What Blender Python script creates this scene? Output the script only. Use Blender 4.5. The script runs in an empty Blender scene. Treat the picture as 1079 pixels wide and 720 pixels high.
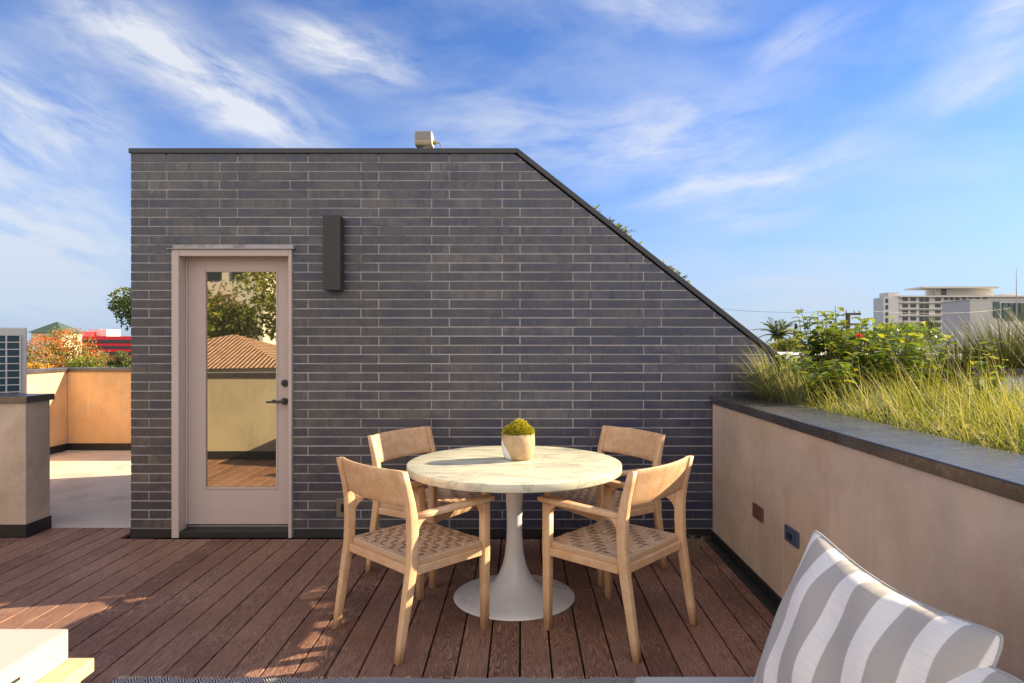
import bpy, bmesh, math, random
from mathutils import Vector, Matrix
R = random.Random(7)
rad = math.radians
PI = math.pi
scene = bpy.context.scene
COL = scene.collection
F, VX, VY, H = 700.0, 550.0, 361.0, 1.45      # photo pixels: focal length, vanishing point; eye height in metres

def at(px, py, Y):                            # a pixel of the photograph at depth Y -> point in the world
    return Vector(((px - VX) / F * Y, Y, H - (py - VY) / F * Y))

# ------------------------------------------------------------------ node helper
class NT:
    def __init__(s, tree):
        s.t = tree; s.n = tree.nodes; s.l = tree.links
    def new(s, kind, **kw):
        nd = s.n.new(kind)
        for k, v in kw.items(): setattr(nd, k, v)
        return nd
    def put(s, sock, v):
        if hasattr(v, 'node'): s.l.new(v, sock)
        else:
            if isinstance(v, (tuple, list)) and len(v) == 3 and sock.type == 'RGBA': v = (*v, 1)
            sock.default_value = v
    def coord(s, which='Object'):
        return s.new('ShaderNodeTexCoord').outputs[which]
    def mapping(s, v, scale=(1,1,1), loc=(0,0,0), rot=(0,0,0), typ='POINT'):
        m = s.new('ShaderNodeMapping', vector_type=typ)
        s.put(m.inputs['Vector'], v); m.inputs['Scale'].default_value = scale
        m.inputs['Location'].default_value = loc; m.inputs['Rotation'].default_value = rot
        return m.outputs[0]
    def noise(s, v, scale=5, detail=4, rough=.55, dist=0, out=0):
        m = s.new('ShaderNodeTexNoise'); s.put(m.inputs['Vector'], v)
        m.inputs['Scale'].default_value = scale; m.inputs['Detail'].default_value = detail
        m.inputs['Roughness'].default_value = rough; m.inputs['Distortion'].default_value = dist
        return m.outputs[out]
    def voronoi(s, v, scale=5, feature='F1', out='Distance', rnd=1):
        m = s.new('ShaderNodeTexVoronoi', feature=feature); s.put(m.inputs['Vector'], v)
        m.inputs['Scale'].default_value = scale; m.inputs['Randomness'].default_value = rnd
        return m.outputs[out]
    def math(s, op, a, b=0.0, c=0.0, clamp=False):
        m = s.new('ShaderNodeMath', operation=op, use_clamp=clamp)
        s.put(m.inputs[0], a); s.put(m.inputs[1], b)
        if op in ('MULTIPLY_ADD', 'SMOOTH_MIN', 'COMPARE', 'WRAP'): s.put(m.inputs[2], c)
        return m.outputs[0]
    def vmath(s, op, a, b=(0,0,0), out=0):
        m = s.new('ShaderNodeVectorMath', operation=op); s.put(m.inputs[0], a)
        if op not in ('LENGTH', 'NORMALIZE'): s.put(m.inputs[1], b)
        return m.outputs[out]
    def ramp(s, f, stops, interp='LINEAR'):
        m = s.new('ShaderNodeValToRGB'); s.put(m.inputs[0], f); e = m.color_ramp; e.interpolation = interp
        while len(e.elements) < len(stops): e.elements.new(.5)
        for el, (p, c) in zip(e.elements, stops):
            el.position = p
            el.color = (*c, 1) if isinstance(c, (tuple, list)) else (c, c, c, 1)
        return m.outputs[0]
    def remap(s, v, a, b, c=0, d=1, smooth=False):
        m = s.new('ShaderNodeMapRange', interpolation_type='SMOOTHSTEP' if smooth else 'LINEAR')
        s.put(m.inputs['Value'], v)
        for k, x in zip(('From Min', 'From Max', 'To Min', 'To Max'), (a, b, c, d)): s.put(m.inputs[k], x)
        return m.outputs[0]
    def mix(s, f, a, b, mode='MIX'):
        m = s.new('ShaderNodeMix', data_type='RGBA', blend_type=mode); m.clamp_factor = True
        s.put(m.inputs[0], f); s.put(m.inputs[6], a); s.put(m.inputs[7], b)
        return m.outputs[2]
    def attr(s, name, out='Fac'):
        return s.new('ShaderNodeAttribute', attribute_name=name).outputs[out]
    def sep(s, v):
        m = s.new('ShaderNodeSeparateXYZ'); s.put(m.inputs[0], v); return m.outputs
    def comb(s, x, y, z=0.0):
        m = s.new('ShaderNodeCombineXYZ')
        for i, q in enumerate((x, y, z)): s.put(m.inputs[i], q)
        return m.outputs[0]
    def bump(s, h, strength=.3, dist=.01):
        m = s.new('ShaderNodeBump'); s.put(m.inputs['Height'], h)
        m.inputs['Strength'].default_value = strength; m.inputs['Distance'].default_value = dist
        return m.outputs[0]

MATS = {}
def mat(name, build):
    m = bpy.data.materials.new(name); m.use_nodes = True
    nt = NT(m.node_tree); nt.n.clear()
    out = nt.new('ShaderNodeOutputMaterial')
    nt.l.new(build(nt), out.inputs['Surface']); MATS[name] = m
    return m
def pbsdf(nt, color, rough=.6, metal=0.0, normal=None, spec=.5, **kw):
    p = nt.new('ShaderNodeBsdfPrincipled')
    nt.put(p.inputs['Base Color'], color); nt.put(p.inputs['Roughness'], rough); nt.put(p.inputs['Metallic'], metal)
    p.inputs['Specular IOR Level'].default_value = spec
    if normal is not None: nt.put(p.inputs['Normal'], normal)
    for k, v in kw.items(): nt.put(p.inputs[k], v)
    return p.outputs[0]

def m_plain(name, c, rough=.6, metal=0, var=.12, scale=8, bump=.1, spec=.5):
    def b(nt):
        o = nt.coord()
        n = nt.noise(o, scale, 5, .6)
        n2 = nt.noise(o, scale * 9, 3, .6)
        col = nt.mix(n, tuple(x * (1 - var) for x in c), tuple(min(1, x * (1 + var)) for x in c))
        return pbsdf(nt, col, nt.remap(n, .3, .7, rough * .88, min(1, rough * 1.12)), metal, nt.bump(n2, bump, .002), spec)
    return mat(name, b)

# ------------------------------------------------------------------ materials
def b_brick(nt):
    o = nt.coord(); r = nt.attr('rnd')
    streak = nt.noise(nt.vmath('ADD', nt.mapping(o, (34, 34, 2.2)), nt.comb(nt.math('MULTIPLY', r, 91), r, 0)), 1, 3, .6)
    mott = nt.noise(o, 14, 6, .65)
    big = nt.noise(o, .7, 3, .5)
    c = nt.ramp(r, [(0, (.044, .046, .058)), (.3, (.074, .074, .084)), (.55, (.053, .056, .074)), (.8, (.068, .070, .083)), (1, (.108, .105, .112))])
    patch = nt.noise(nt.vmath('ADD', nt.mapping(o, (4.2, 4.2, 7)), nt.comb(nt.math('MULTIPLY', r, 1.6), 0, 0)), 1, 4, .6)
    c = nt.mix(nt.remap(patch, .47, .62, 0, .8), c, (.030, .034, .072))
    c = nt.mix(nt.remap(patch, .45, .30, 0, .35), c, (.110, .103, .104))
    c = nt.mix(nt.remap(streak, .45, .68, 0, .7), c, (.034, .034, .052))
    c = nt.mix(nt.remap(mott, .54, .78, 0, .35), c, (.130, .122, .122))
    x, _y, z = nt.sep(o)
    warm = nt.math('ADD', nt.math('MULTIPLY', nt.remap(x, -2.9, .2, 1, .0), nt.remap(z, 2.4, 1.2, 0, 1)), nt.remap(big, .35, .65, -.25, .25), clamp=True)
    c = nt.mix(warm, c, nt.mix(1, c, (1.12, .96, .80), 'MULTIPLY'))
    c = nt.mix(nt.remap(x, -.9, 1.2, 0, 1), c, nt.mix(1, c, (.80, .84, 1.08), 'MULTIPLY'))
    h = nt.math('ADD', nt.noise(o, 60, 4, .6), nt.math('MULTIPLY', streak, .6))
    return pbsdf(nt, c, nt.remap(streak, .3, .7, .24, .42), 0, nt.bump(h, .12, .004), .6)
mat('brick', b_brick)
def b_mortar(nt):
    o = nt.coord(); n = nt.noise(o, 40, 5, .7)
    m_ = nt.mix(n, (.27, .255, .27), (.52, .495, .52))
    m_ = nt.mix(nt.remap(nt.noise(o, 3.2, 4, .65), .54, .66, 0, .6), m_, (.10, .095, .105))
    return pbsdf(nt, m_, .9, 0, nt.bump(nt.noise(o, 160, 3), .4, .003))
mat('mortar', b_mortar)
def b_deck(nt):
    o = nt.coord(); r = nt.attr('rnd')
    off = nt.comb(nt.math('MULTIPLY', r, 37), nt.math('MULTIPLY', r, 211), 0)
    q = nt.vmath('ADD', nt.mapping(o, (11, 1.1, 1)), off)
    n = nt.noise(q, 1.4, 2, .45, .25)
    rings = nt.math('ABSOLUTE', nt.math('SINE', nt.math('MULTIPLY', n, 75)))
    rings = nt.math('POWER', rings, 3)
    fine = nt.noise(nt.mapping(o, (260, 7, 1)), 1, 3, .6)
    blot = nt.noise(o, 2.2, 5, .6)
    c = nt.ramp(r, [(0, (.110, .050, .034)), (.3, (.190, .092, .062)), (.65, (.255, .135, .094)), (1, (.145, .070, .050))])
    c = nt.mix(nt.math('MULTIPLY', rings, nt.remap(blot, .35, .65, .15, .9)), c, (.42, .255, .185))
    c = nt.mix(nt.remap(fine, .42, .7, 0, .7), c, (.070, .034, .027))
    c = nt.mix(nt.remap(blot, .52, .8, 0, .4), c, (.27, .17, .125))
    sc = nt.voronoi(nt.mapping(o, (2.2, 1.1, 1), rot=(0, 0, .5)), 1.7, 'DISTANCE_TO_EDGE')
    scm = nt.math('MULTIPLY', nt.remap(sc, 0, .006, 1, 0), nt.remap(nt.noise(o, 3.1, 2), .52, .62, 0, .45), clamp=True)
    c = nt.mix(scm, c, (.36, .28, .24))
    h = nt.math('ADD', nt.math('MULTIPLY', rings, .35), fine)
    return pbsdf(nt, c, nt.remap(blot, .3, .7, .55, .72), 0, nt.bump(h, .22, .003), .24)
mat('deck', b_deck)
def plaster(c1, c2, c3):
    def b(nt):
        o = nt.coord()
        v = nt.noise(nt.mapping(o, (1.5, 1.5, .9)), 1.4, 6, .62, .3)
        big = nt.noise(o, 1.5, 6, .65, .5)
        spk = nt.noise(o, 75, 3, .6); mot = nt.noise(o, 11, 5, .65)
        streak = nt.noise(nt.mapping(o, (16, 16, .35)), 1, 3, .6)
        gate = nt.remap(nt.noise(o, .9, 3), .5, .64, 0, 1)
        c = nt.mix(nt.remap(v, .38, .62), c1, c2)
        c = nt.mix(nt.remap(big, .45, .66, 0, .9), c, c3)
        c = nt.mix(nt.remap(mot, .48, .70, 0, .5), c, c1)
        c = nt.mix(nt.remap(nt.noise(o, 2.6, 6, .7), .56, .70, 0, .5), c, tuple(sum(c3) / 3 * k for k in (1.12, 1.0, .9)))
        c = nt.mix(nt.math('MULTIPLY', gate, nt.remap(streak, .60, .70, 0, .40)), c, tuple(min(1, x * 1.2) for x in c1))
        c = nt.mix(nt.math('MULTIPLY', gate, nt.remap(streak, .40, .28, 0, .28)), c, tuple(x * .7 for x in c3))
        return pbsdf(nt, c, .85, 0, nt.bump(nt.math('ADD', spk, nt.math('MULTIPLY', mot, 2)), .15, .004), .25)
    return b
mat('plaster', plaster((.66, .50, .375), (.53, .415, .325), (.50, .355, .245)))
mat('plaster_grey', plaster((.52, .42, .34), (.43, .345, .28), (.36, .285, .225)))
mat('plaster_cream', plaster((.52, .48, .35), (.46, .42, .31), (.40, .36, .26)))
mat('plaster_warm', plaster((.78, .50, .25), (.70, .44, .22), (.62, .38, .19)))

def b_cap(nt):
    o = nt.coord()
    n = nt.noise(o, 3, 5, .65); d = nt.noise(o, 28, 5, .7)
    c = nt.mix(nt.remap(n, .35, .7), (.032, .030, .030), (.070, .062, .056))
    c = nt.mix(nt.remap(nt.noise(nt.mapping(o, (30, 3, 3)), 1, 4, .6), .5, .75, 0, .4), c, (.13, .115, .10))
    return pbsdf(nt, c, nt.remap(d, .3, .7, .20, .42), .0, nt.bump(nt.math('ADD', n, nt.math('MULTIPLY', d, .02)), .05, .01), .9)
mat('cap_metal', b_cap)
m_plain('coping_metal', (.045, .047, .055), .4, .3, .2, 3, .05)
m_plain('black_strip', (.012, .012, .014), .55, 0, .3, 10, .2)
m_plain('door_paint', (.46, .375, .355), .45, 0, .04, 2, .05)
m_plain('dark_bronze', (.042, .038, .042), .45, .4, .15, 6, .05)
m_plain('brushed_steel', (.32, .31, .30), .35, .9, .1, 12, .05)
m_plain('dark_iron', (.07, .07, .075), .35, .7, .1, 12, .05)
def b_pane(nt):
    # insulated pane with a bronze reflective coating over a dark room
    o = nt.coord()
    wob = nt.bump(nt.noise(o, 1.6, 1, .4), .05, .02)
    g = nt.new('ShaderNodeBsdfGlossy'); nt.put(g.inputs['Color'], (.93, .84, .62)); g.inputs['Roughness'].default_value = .012
    nt.put(g.inputs['Normal'], wob)
    d = nt.new('ShaderNodeBsdfDiffuse'); nt.put(d.inputs['Color'], (.05, .052, .045))
    m = nt.new('ShaderNodeMixShader'); m.inputs[0].default_value = .66
    nt.l.new(d.outputs[0], m.inputs[1]); nt.l.new(g.outputs[0], m.inputs[2])
    return m.outputs[0]
mat('pane', b_pane)
def b_wood(base, lo, hi):
    def b(nt):
        g = nt.coord('Generated'); o = nt.coord()
        inf = nt.new('ShaderNodeObjectInfo').outputs['Random']
        q = nt.vmath('ADD', g, nt.comb(nt.math('MULTIPLY', inf, 19), nt.math('MULTIPLY', inf, 7), nt.math('MULTIPLY', inf, 13)))
        n = nt.noise(q, 2.6, 3, .5, .4)
        rings = nt.math('ABSOLUTE', nt.math('SINE', nt.math('MULTIPLY', n, 46)))
        fib = nt.noise(o, 95, 4, .7)
        wear = nt.noise(o, 13, 5, .65)
        c = nt.mix(nt.remap(inf, 0, 1, 0, .5), base, lo)
        c = nt.mix(nt.math('MULTIPLY', nt.math('POWER', rings, 2), nt.remap(inf, 0, 1, .35, .85)), c, lo)
        c = nt.mix(nt.remap(wear, .44, .72, 0, .55), c, hi)
        c = nt.mix(nt.remap(fib, .55, .8, 0, .3), c, tuple(x * .6 for x in lo))
        return pbsdf(nt, c, .55, 0, nt.bump(fib, .12, .002), .35)
    return b
mat('teak', b_wood((.66, .415, .235), (.50, .275, .135), (.75, .56, .375)))
mat('pale_plank', b_wood((.66, .47, .27), (.58, .39, .20), (.70, .54, .34)))
def b_cord(nt):
    u = nt.attr('across'); r = nt.attr('rnd')
    ln = nt.math('ABSOLUTE', nt.math('SINE', nt.math('MULTIPLY', u, 5 * PI)))
    n = nt.noise(nt.coord(), 120, 3, .6)
    c = nt.mix(r, (.50, .32, .20), (.62, .43, .285))
    c = nt.mix(nt.remap(n, .4, .7, 0, .5), c, (.42, .27, .16))
    c = nt.mix(nt.remap(ln, .35, 0, 0, .7), c, (.22, .13, .075))
    return pbsdf(nt, c, .8, 0, nt.bump(nt.math('ADD', ln, n), .5, .003), .2)
mat('paper_cord', b_cord)
def b_wrap(nt):
    o = nt.coord()
    n = nt.noise(o, 90, 3, .6); x, y, z = nt.sep(o)
    ln = nt.math('ABSOLUTE', nt.math('SINE', nt.math('MULTIPLY', nt.math('ADD', x, y), 520)))
    c = nt.mix(n, (.46, .295, .175), (.60, .415, .27))
    c = nt.mix(nt.remap(ln, .35, 0, 0, .5), c, (.26, .16, .09))
    return pbsdf(nt, c, .8, 0, nt.bump(ln, .4, .002), .2)
mat('cord_wrap', b_wrap)
m_plain('cord_under', (.10, .06, .035), .9, 0, .2, 30, .2)
def b_marble(nt):
    o = nt.coord()
    q = nt.mapping(o, (1.0, 4.2, 3), rot=(0, 0, .22))
    w = nt.noise(q, 1.6, 6, .6, 1.1)
    v = nt.math('ABSOLUTE', nt.math('SUBTRACT', w, .5))
    vein = nt.remap(v, 0, .055, 1, 0, True)
    cloud = nt.noise(nt.mapping(o, (1.6, 5, 2), rot=(0, 0, .22)), 2.2, 5, .6)
    c = nt.mix(nt.remap(cloud, .35, .7), (.66, .635, .49), (.59, .575, .445))
    c = nt.mix(nt.math('MULTIPLY', vein, .7), c, (.36, .355, .29))
    c = nt.mix(nt.remap(nt.noise(o, 60, 3), .6, .8, 0, .2), c, (.48, .44, .35))
    return pbsdf(nt, c, nt.remap(cloud, .3, .7, .22, .36), 0, None, .5)
mat('marble', b_marble)
m_plain('white_lacquer', (.72, .71, .71), .28, 0, .0, 4, .03)
def b_pot(nt):
    o = nt.coord(); x, y, z = nt.sep(o)
    n = nt.noise(o, 22, 5, .65)
    side = nt.math('ADD', nt.math('ADD', nt.math('MULTIPLY', x, -1.0), nt.math('MULTIPLY', z, -.55)), nt.math('MULTIPLY', nt.math('SUBTRACT', n, .5), .012))
    m = nt.remap(side, .030, .033)
    c = nt.mix(nt.remap(n, .35, .7), (.38, .265, .15), (.50, .37, .225))
    c = nt.mix(m, c, (.80, .78, .74))
    return pbsdf(nt, c, .75, 0, nt.bump(nt.noise(o, 90, 3), .2, .003), .3)
mat('pot_clay', b_pot)
def leafy(stops, trans=.35, rough=.55):
    def b(nt):
        c = nt.ramp(nt.attr('rnd'), stops)
        d = pbsdf(nt, c, rough, 0, None, .3)
        t = nt.new('ShaderNodeBsdfTranslucent'); nt.put(t.inputs['Color'], nt.mix(1, c, (1.25, 1.2, .6), 'MULTIPLY'))
        m = nt.new('ShaderNodeMixShader'); m.inputs[0].default_value = trans
        nt.l.new(d, m.inputs[1]); nt.l.new(t.outputs[0], m.inputs[2])
        return m.outputs[0]
    return b
mat('moss', leafy([(0, (.14, .16, .015)), (.5, (.33, .33, .025)), (1, (.58, .46, .05))], .25, .9))
mat('grass_blades', leafy([(0, (.035, .06, .012)), (.3, (.10, .14, .022)), (.55, (.22, .26, .035)), (.8, (.34, .34, .065)), (1, (.52, .44, .20))], .35))
mat('tuft_blades', leafy([(0, (.10, .13, .05)), (.5, (.24, .26, .11)), (1, (.46, .42, .25))], .3))
mat('reed_blades', leafy([(0, (.035, .05, .02)), (.55, (.08, .10, .035)), (.93, (.16, .155, .06)), (1, (.30, .25, .11))], .3))
mat('shrub_leaf', leafy([(0, (.030, .065, .024)), (.4, (.085, .145, .03)), (.75, (.24, .31, .045)), (1, (.42, .44, .06))], .4, .35))
mat('tree_green', leafy([(0, (.030, .055, .018)), (.6, (.075, .11, .03)), (1, (.15, .17, .05))], .3))
mat('tree_lime', leafy([(0, (.10, .13, .025)), (.6, (.22, .24, .04)), (1, (.34, .32, .06))], .35))
mat('tree_orange', leafy([(0, (.09, .13, .025)), (.35, (.20, .21, .04)), (.55, (.34, .24, .05)), (.72, (.62, .16, .03)), (1, (.72, .12, .03))], .3))
mat('tree_brown', leafy([(0, (.10, .11, .04)), (.5, (.24, .19, .09)), (1, (.38, .27, .15))], .3))
mat('tree_amber', leafy([(0, (.30, .20, .04)), (1, (.62, .34, .05))], .3))
mat('dry_blades', leafy([(0, (.22, .17, .09)), (1, (.5, .42, .26))], .1, .8))
mat('petal_red', leafy([(0, (.65, .03, .04)), (1, (.75, .10, .12))], .3))
mat('petal_yellow', leafy([(0, (.75, .65, .05)), (1, (.8, .75, .08))], .3))
m_plain('stem', (.16, .11, .05), .8, 0, .3, 20, .2)
m_plain('bark', (.12, .09, .065), .9, 0, .3, 12, .5)
m_plain('soil', (.06, .045, .03), .95, 0, .4, 15, .6)
def b_concrete(nt):
    o = nt.coord()
    n = nt.noise(o, 1.2, 6, .62, .5); s = nt.noise(o, 40, 4, .6)
    c = nt.mix(nt.remap(n, .35, .68), (.50, .42, .35), (.66, .57, .48))
    stain = nt.remap(nt.noise(nt.mapping(o, (1, 1, 1), loc=(4, 2, 0)), 1.9, 4, .6), .6, .72, 0, .45)
    c = nt.mix(stain, c, (.25, .18, .13))
    return pbsdf(nt, c, .8, 0, nt.bump(s, .12, .003), .35)
mat('roof_concrete', b_concrete)
def b_ground(nt):
    o = nt.coord()
    n = nt.noise(o, .03, 5, .6); v = nt.voronoi(o, .045, out='Color')
    c = nt.mix(nt.remap(n, .42, .6), (.07, .085, .035), (.13, .115, .095))
    c = nt.mix(nt.remap(nt.sep(v)[0], .6, .7, 0, .7), c, (.055, .055, .057))
    return pbsdf(nt, c, .9)
mat('city_ground', b_ground)
def b_stripe(nt):
    uv = nt.coord('UV'); u, v, _ = nt.sep(uv)
    o = nt.coord()
    wv = nt.noise(uv, 2.5, 3, .5)
    uu = nt.math('ADD', u, nt.math('MULTIPLY', nt.math('SUBTRACT', wv, .5), .018))
    f = nt.math('FRACT', nt.math('ADD', nt.math('MULTIPLY', uu, 5.0), .08))
    m = nt.math('MULTIPLY', nt.remap(f, .40, .43), nt.remap(f, .97, .94))
    th = nt.math('ADD', nt.math('SINE', nt.math('MULTIPLY', u, 1700)), nt.math('SINE', nt.math('MULTIPLY', v, 1300)))
    slub = nt.noise(nt.mapping(uv, (8, 160, 1)), 1, 3, .6)
    c = nt.mix(m, (.83, .79, .755), (.44, .40, .37))
    c = nt.mix(nt.remap(slub, .4, .7, 0, .18), c, (.30, .27, .25))
    h = nt.math('ADD', nt.math('MULTIPLY', th, .15), nt.math('MULTIPLY', nt.noise(uv, 9, 4, .5), 2.2))
    return pbsdf(nt, c, .9, 0, nt.bump(h, .35, .006), .2, **{'Sheen Weight': .15})
mat('stripe_linen', b_stripe)
def b_linen(nt):
    o = nt.coord()
    th = nt.noise(o, 380, 2, .5)
    n = nt.noise(o, 5, 4, .6)
    c = nt.mix(n, (.35, .335, .31), (.40, .385, .355))
    return pbsdf(nt, c, .9, 0, nt.bump(nt.math('ADD', th, nt.math('MULTIPLY', n, 2)), .2, .004), .2, **{'Sheen Weight': .15})
mat('white_canvas', b_linen)
def b_rug(nt):
    o = nt.coord(); x, y, z = nt.sep(o)
    col = nt.math('FRACT', nt.math('MULTIPLY', x, 14.0))
    tri = nt.math('ABSOLUTE', nt.math('SUBTRACT', col, .5))
    zig = nt.math('SINE', nt.math('MULTIPLY', nt.math('ADD', y, nt.math('MULTIPLY', tri, .11)), 330))
    zig = nt.math('ADD', zig, nt.math('MULTIPLY', nt.math('SUBTRACT', nt.noise(o, 260, 2), .5), 2.2))
    c = nt.mix(nt.remap(zig, -.25, .35), (.045, .048, .065), (.50, .47, .46))
    return pbsdf(nt, c, .95, 0, nt.bump(zig, .5, .004), .1)
mat('rug_weave', b_rug)
m_plain('rug_fringe', (.55, .47, .34), .95, 0, .2, 40, .3)
m_plain('ac_case', (.56, .56, .56), .5, 0, .06, 4, .05)
m_plain('ac_coil', (.015, .05, .08), .4, .2, .4, 30, .2)
m_plain('hotel_stucco', (.56, .55, .545), .8, 0, .05, .3, .05)
m_plain('hotel_cream', (.62, .59, .55), .8, 0, .05, .3, .05)
m_plain('grey_panel', (.46, .44, .44), .7, 0, .05, .3, .05)
m_plain('far_glass', (.03, .035, .042), .15, 0, .3, .5, 0)
m_plain('teal_glass', (.03, .085, .095), .12, 0, .3, .5, 0)
m_plain('red_panel', (.68, .012, .03), .55, 0, .1, .2, 0)
m_plain('pale_box', (.60, .58, .56), .7, 0, .1, .2, 0)
m_plain('green_roof', (.06, .095, .075), .6, 0, .15, 1, 0)
m_plain('white_roof', (.70, .68, .65), .7, 0, .1, 1, .05)
m_plain('stucco_cream', (.62, .55, .40), .85, 0, .1, 1, .1)
def b_tile(nt):
    o = nt.coord()
    x, y, z = nt.sep(o)
    w = nt.math('SINE', nt.math('MULTIPLY', x, 40))
    n = nt.noise(o, 3, 4, .7)
    c = nt.mix(nt.remap(n, .3, .7), (.26, .13, .08), (.50, .33, .22))
    c = nt.mix(nt.remap(w, -1, -.3, .7, 0), c, (.09, .04, .03))
    return pbsdf(nt, c, .85, 0, nt.bump(w, .8, .05))
mat('roof_tile', b_tile)
m_plain('galv_metal', (.38, .38, .39), .5, .4, .1, 3, .05)
m_plain('pole_wood', (.09, .065, .05), .9, 0, .2, 5, .2)
m_plain('wire_black', (.03, .03, .03), .6, 0, .1, 5, 0)
m_plain('terracotta_plate', (.145, .058, .04), .6, 0, .25, 30, .1)
m_plain('slate_plate', (.075, .10, .165), .45, .2, .1, 10, .05)
m_plain('bronze_plate', (.20, .165, .13), .45, .5, .15, 12, .05)
m_plain('black_hole', (.006, .006, .006), .8, 0, 0, 5, 0)
m_plain('flood_beige', (.42, .37, .29), .5, 0, .12, 15, .05)
m_plain('flood_grey', (.22, .22, .23), .5, .2, .1, 15, .05)
m_plain('brass', (.45, .30, .10), .4, .8, .1, 10, 0)

# ------------------------------------------------------------------ mesh builder
class MB:
    def __init__(s):
        s.v = []; s.f = []; s.r = []; s.uv = None; s.ac = None
    def add(s, vs, fs, rnd=0.0):
        b = len(s.v); s.v += [tuple(p) for p in vs]; s.f += [tuple(b + i for i in f) for f in fs]; s.r += [rnd] * len(fs)
        return s
    def box(s, x0, x1, y0, y1, z0, z1, rnd=0.0):
        vs = [(x, y, z) for x in (x0, x1) for y in (y0, y1) for z in (z0, z1)]
        return s.add(vs, [(0,1,3,2), (4,6,7,5), (0,4,5,1), (2,3,7,6), (0,2,6,4), (1,5,7,3)], rnd)
    def prism(s, poly, axis, a, b, rnd=0.0):
        # poly: list of 2D points; axis 'x': (y,z), 'y': (x,z), 'z': (x,y); extruded from a to b
        n = len(poly)
        P = {'x': lambda p, t: (t, p[0], p[1]), 'y': lambda p, t: (p[0], t, p[1]), 'z': lambda p, t: (p[0], p[1], t)}[axis]
        vs = [P(p, a) for p in poly] + [P(p, b) for p in poly]
        fs = [tuple(range(n)), tuple(range(2 * n - 1, n - 1, -1))] + [(i, i + n, (i + 1) % n + n, (i + 1) % n) for i in range(n)]
        return s.add(vs, fs, rnd)
    def loft(s, rings, caps=True, rnd=0.0, closed=True):
        n = len(rings[0]); vs = [p for r in rings for p in r]; fs = []
        for k in range(len(rings) - 1):
            for i in range(n if closed else n - 1):
                j = (i + 1) % n
                fs.append((k*n + i, k*n + j, (k+1)*n + j, (k+1)*n + i))
        if caps and closed:
            fs.append(tuple(range(n - 1, -1, -1))); fs.append(tuple((len(rings)-1)*n + i for i in range(n)))
        return s.add(vs, fs, rnd)
    def tube(s, pts, r, n=8, rnd=0.0):
        pts = [Vector(p) for p in pts]; rs = r if isinstance(r, (list, tuple)) else [r] * len(pts)
        rings = []; up = None
        for i, p in enumerate(pts):
            d = (pts[min(i+1, len(pts)-1)] - pts[max(i-1, 0)]).normalized()
            if up is None: up = Vector((0,0,1)) if abs(d.z) < .9 else Vector((1,0,0))
            a = d.cross(up).normalized(); b = a.cross(d).normalized(); up = b
            rings.append([p + rs[i] * (math.cos(2*PI*k/n) * a + math.sin(2*PI*k/n) * b) for k in range(n)])
        return s.loft(rings, True, rnd)
    def lathe(s, prof, n=48, c=(0,0,0)):
        rings = [[(c[0] + r * math.cos(2*PI*k/n), c[1] + r * math.sin(2*PI*k/n), c[2] + z) for k in range(n)] for r, z in prof]
        return s.loft(rings, True)
    def rounded_bar(s, secs, m=3):
        # secs: list of (centre, half_u vector, half_v vector): rounded-rectangle sections joined in order
        rings = []
        for c, hu, hv in secs:
            c, hu, hv = Vector(c), Vector(hu), Vector(hv); ring = []
            rr = .45 * min(hu.length, hv.length); eu = 1 - rr / hu.length; ev = 1 - rr / hv.length
            for q, (su, sv) in enumerate(((1,1), (-1,1), (-1,-1), (1,-1))):
                for k in range(m + 1):
                    t = PI/2 * (q + k / m)
                    ring.append(c + hu * (su * eu) + hv * (sv * ev) + hu.normalized() * rr * math.cos(t) + hv.normalized() * rr * math.sin(t))
            rings.append(ring)
        return s.loft(rings, True)
    def build(s, name, m, parent=None, smooth=False, bevel=0, seg=2, subsurf=0, loc=None):
        me = bpy.data.meshes.new(name); me.from_pydata(s.v, [], s.f)
        a = me.attributes.new('rnd', 'FLOAT', 'FACE'); a.data.foreach_set('value', s.r)
        if s.ac:
            a = me.attributes.new('across', 'FLOAT', 'POINT'); a.data.foreach_set('value', s.ac)
        if s.uv:
            l = me.uv_layers.new(name='UVMap')
            for lp in me.loops: l.data[lp.index].uv = s.uv[lp.vertex_index]
        me.materials.append(MATS[m])
        if s.ac is None and len(s.f) < 6000:
            bm = bmesh.new(); bm.from_mesh(me); bmesh.ops.recalc_face_normals(bm, faces=bm.faces); bm.to_mesh(me); bm.free()
        if smooth: me.polygons.foreach_set('use_smooth', [True] * len(me.polygons))
        o = bpy.data.objects.new(name, me); COL.objects.link(o)
        if parent is not None: o.parent = parent
        if loc: o.location = loc
        if bevel:
            b = o.modifiers.new('Bevel', 'BEVEL'); b.width = bevel; b.segments = seg; b.limit_method = 'ANGLE'; b.angle_limit = rad(40)
            if smooth is False and seg > 1:
                me.polygons.foreach_set('use_smooth', [True] * len(me.polygons))
                w = o.modifiers.new('WN', 'WEIGHTED_NORMAL'); w.keep_sharp = False
        if subsurf:
            q = o.modifiers.new('Sub', 'SUBSURF'); q.levels = subsurf; q.render_levels = subsurf
        return o
def tag(o, label=None, cat=None, group=None, kind=None):
    for k, v in (('label', label), ('category', cat), ('group', group), ('kind', kind)):
        if v: o[k] = v
    return o
def thing(name, label, cat, loc=(0,0,0), rz=0, group=None):
    o = bpy.data.objects.new(name, None); COL.objects.link(o); o.empty_display_size = .1
    o.location = loc; o.rotation_euler = (0, 0, rz)
    return tag(o, label, cat, group)
def copy_tree(o, parent=None):
    c = o.copy(); COL.objects.link(c)
    if parent is not None: c.parent = parent
    for ch in list(o.children): copy_tree(ch, c)
    return c
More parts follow.
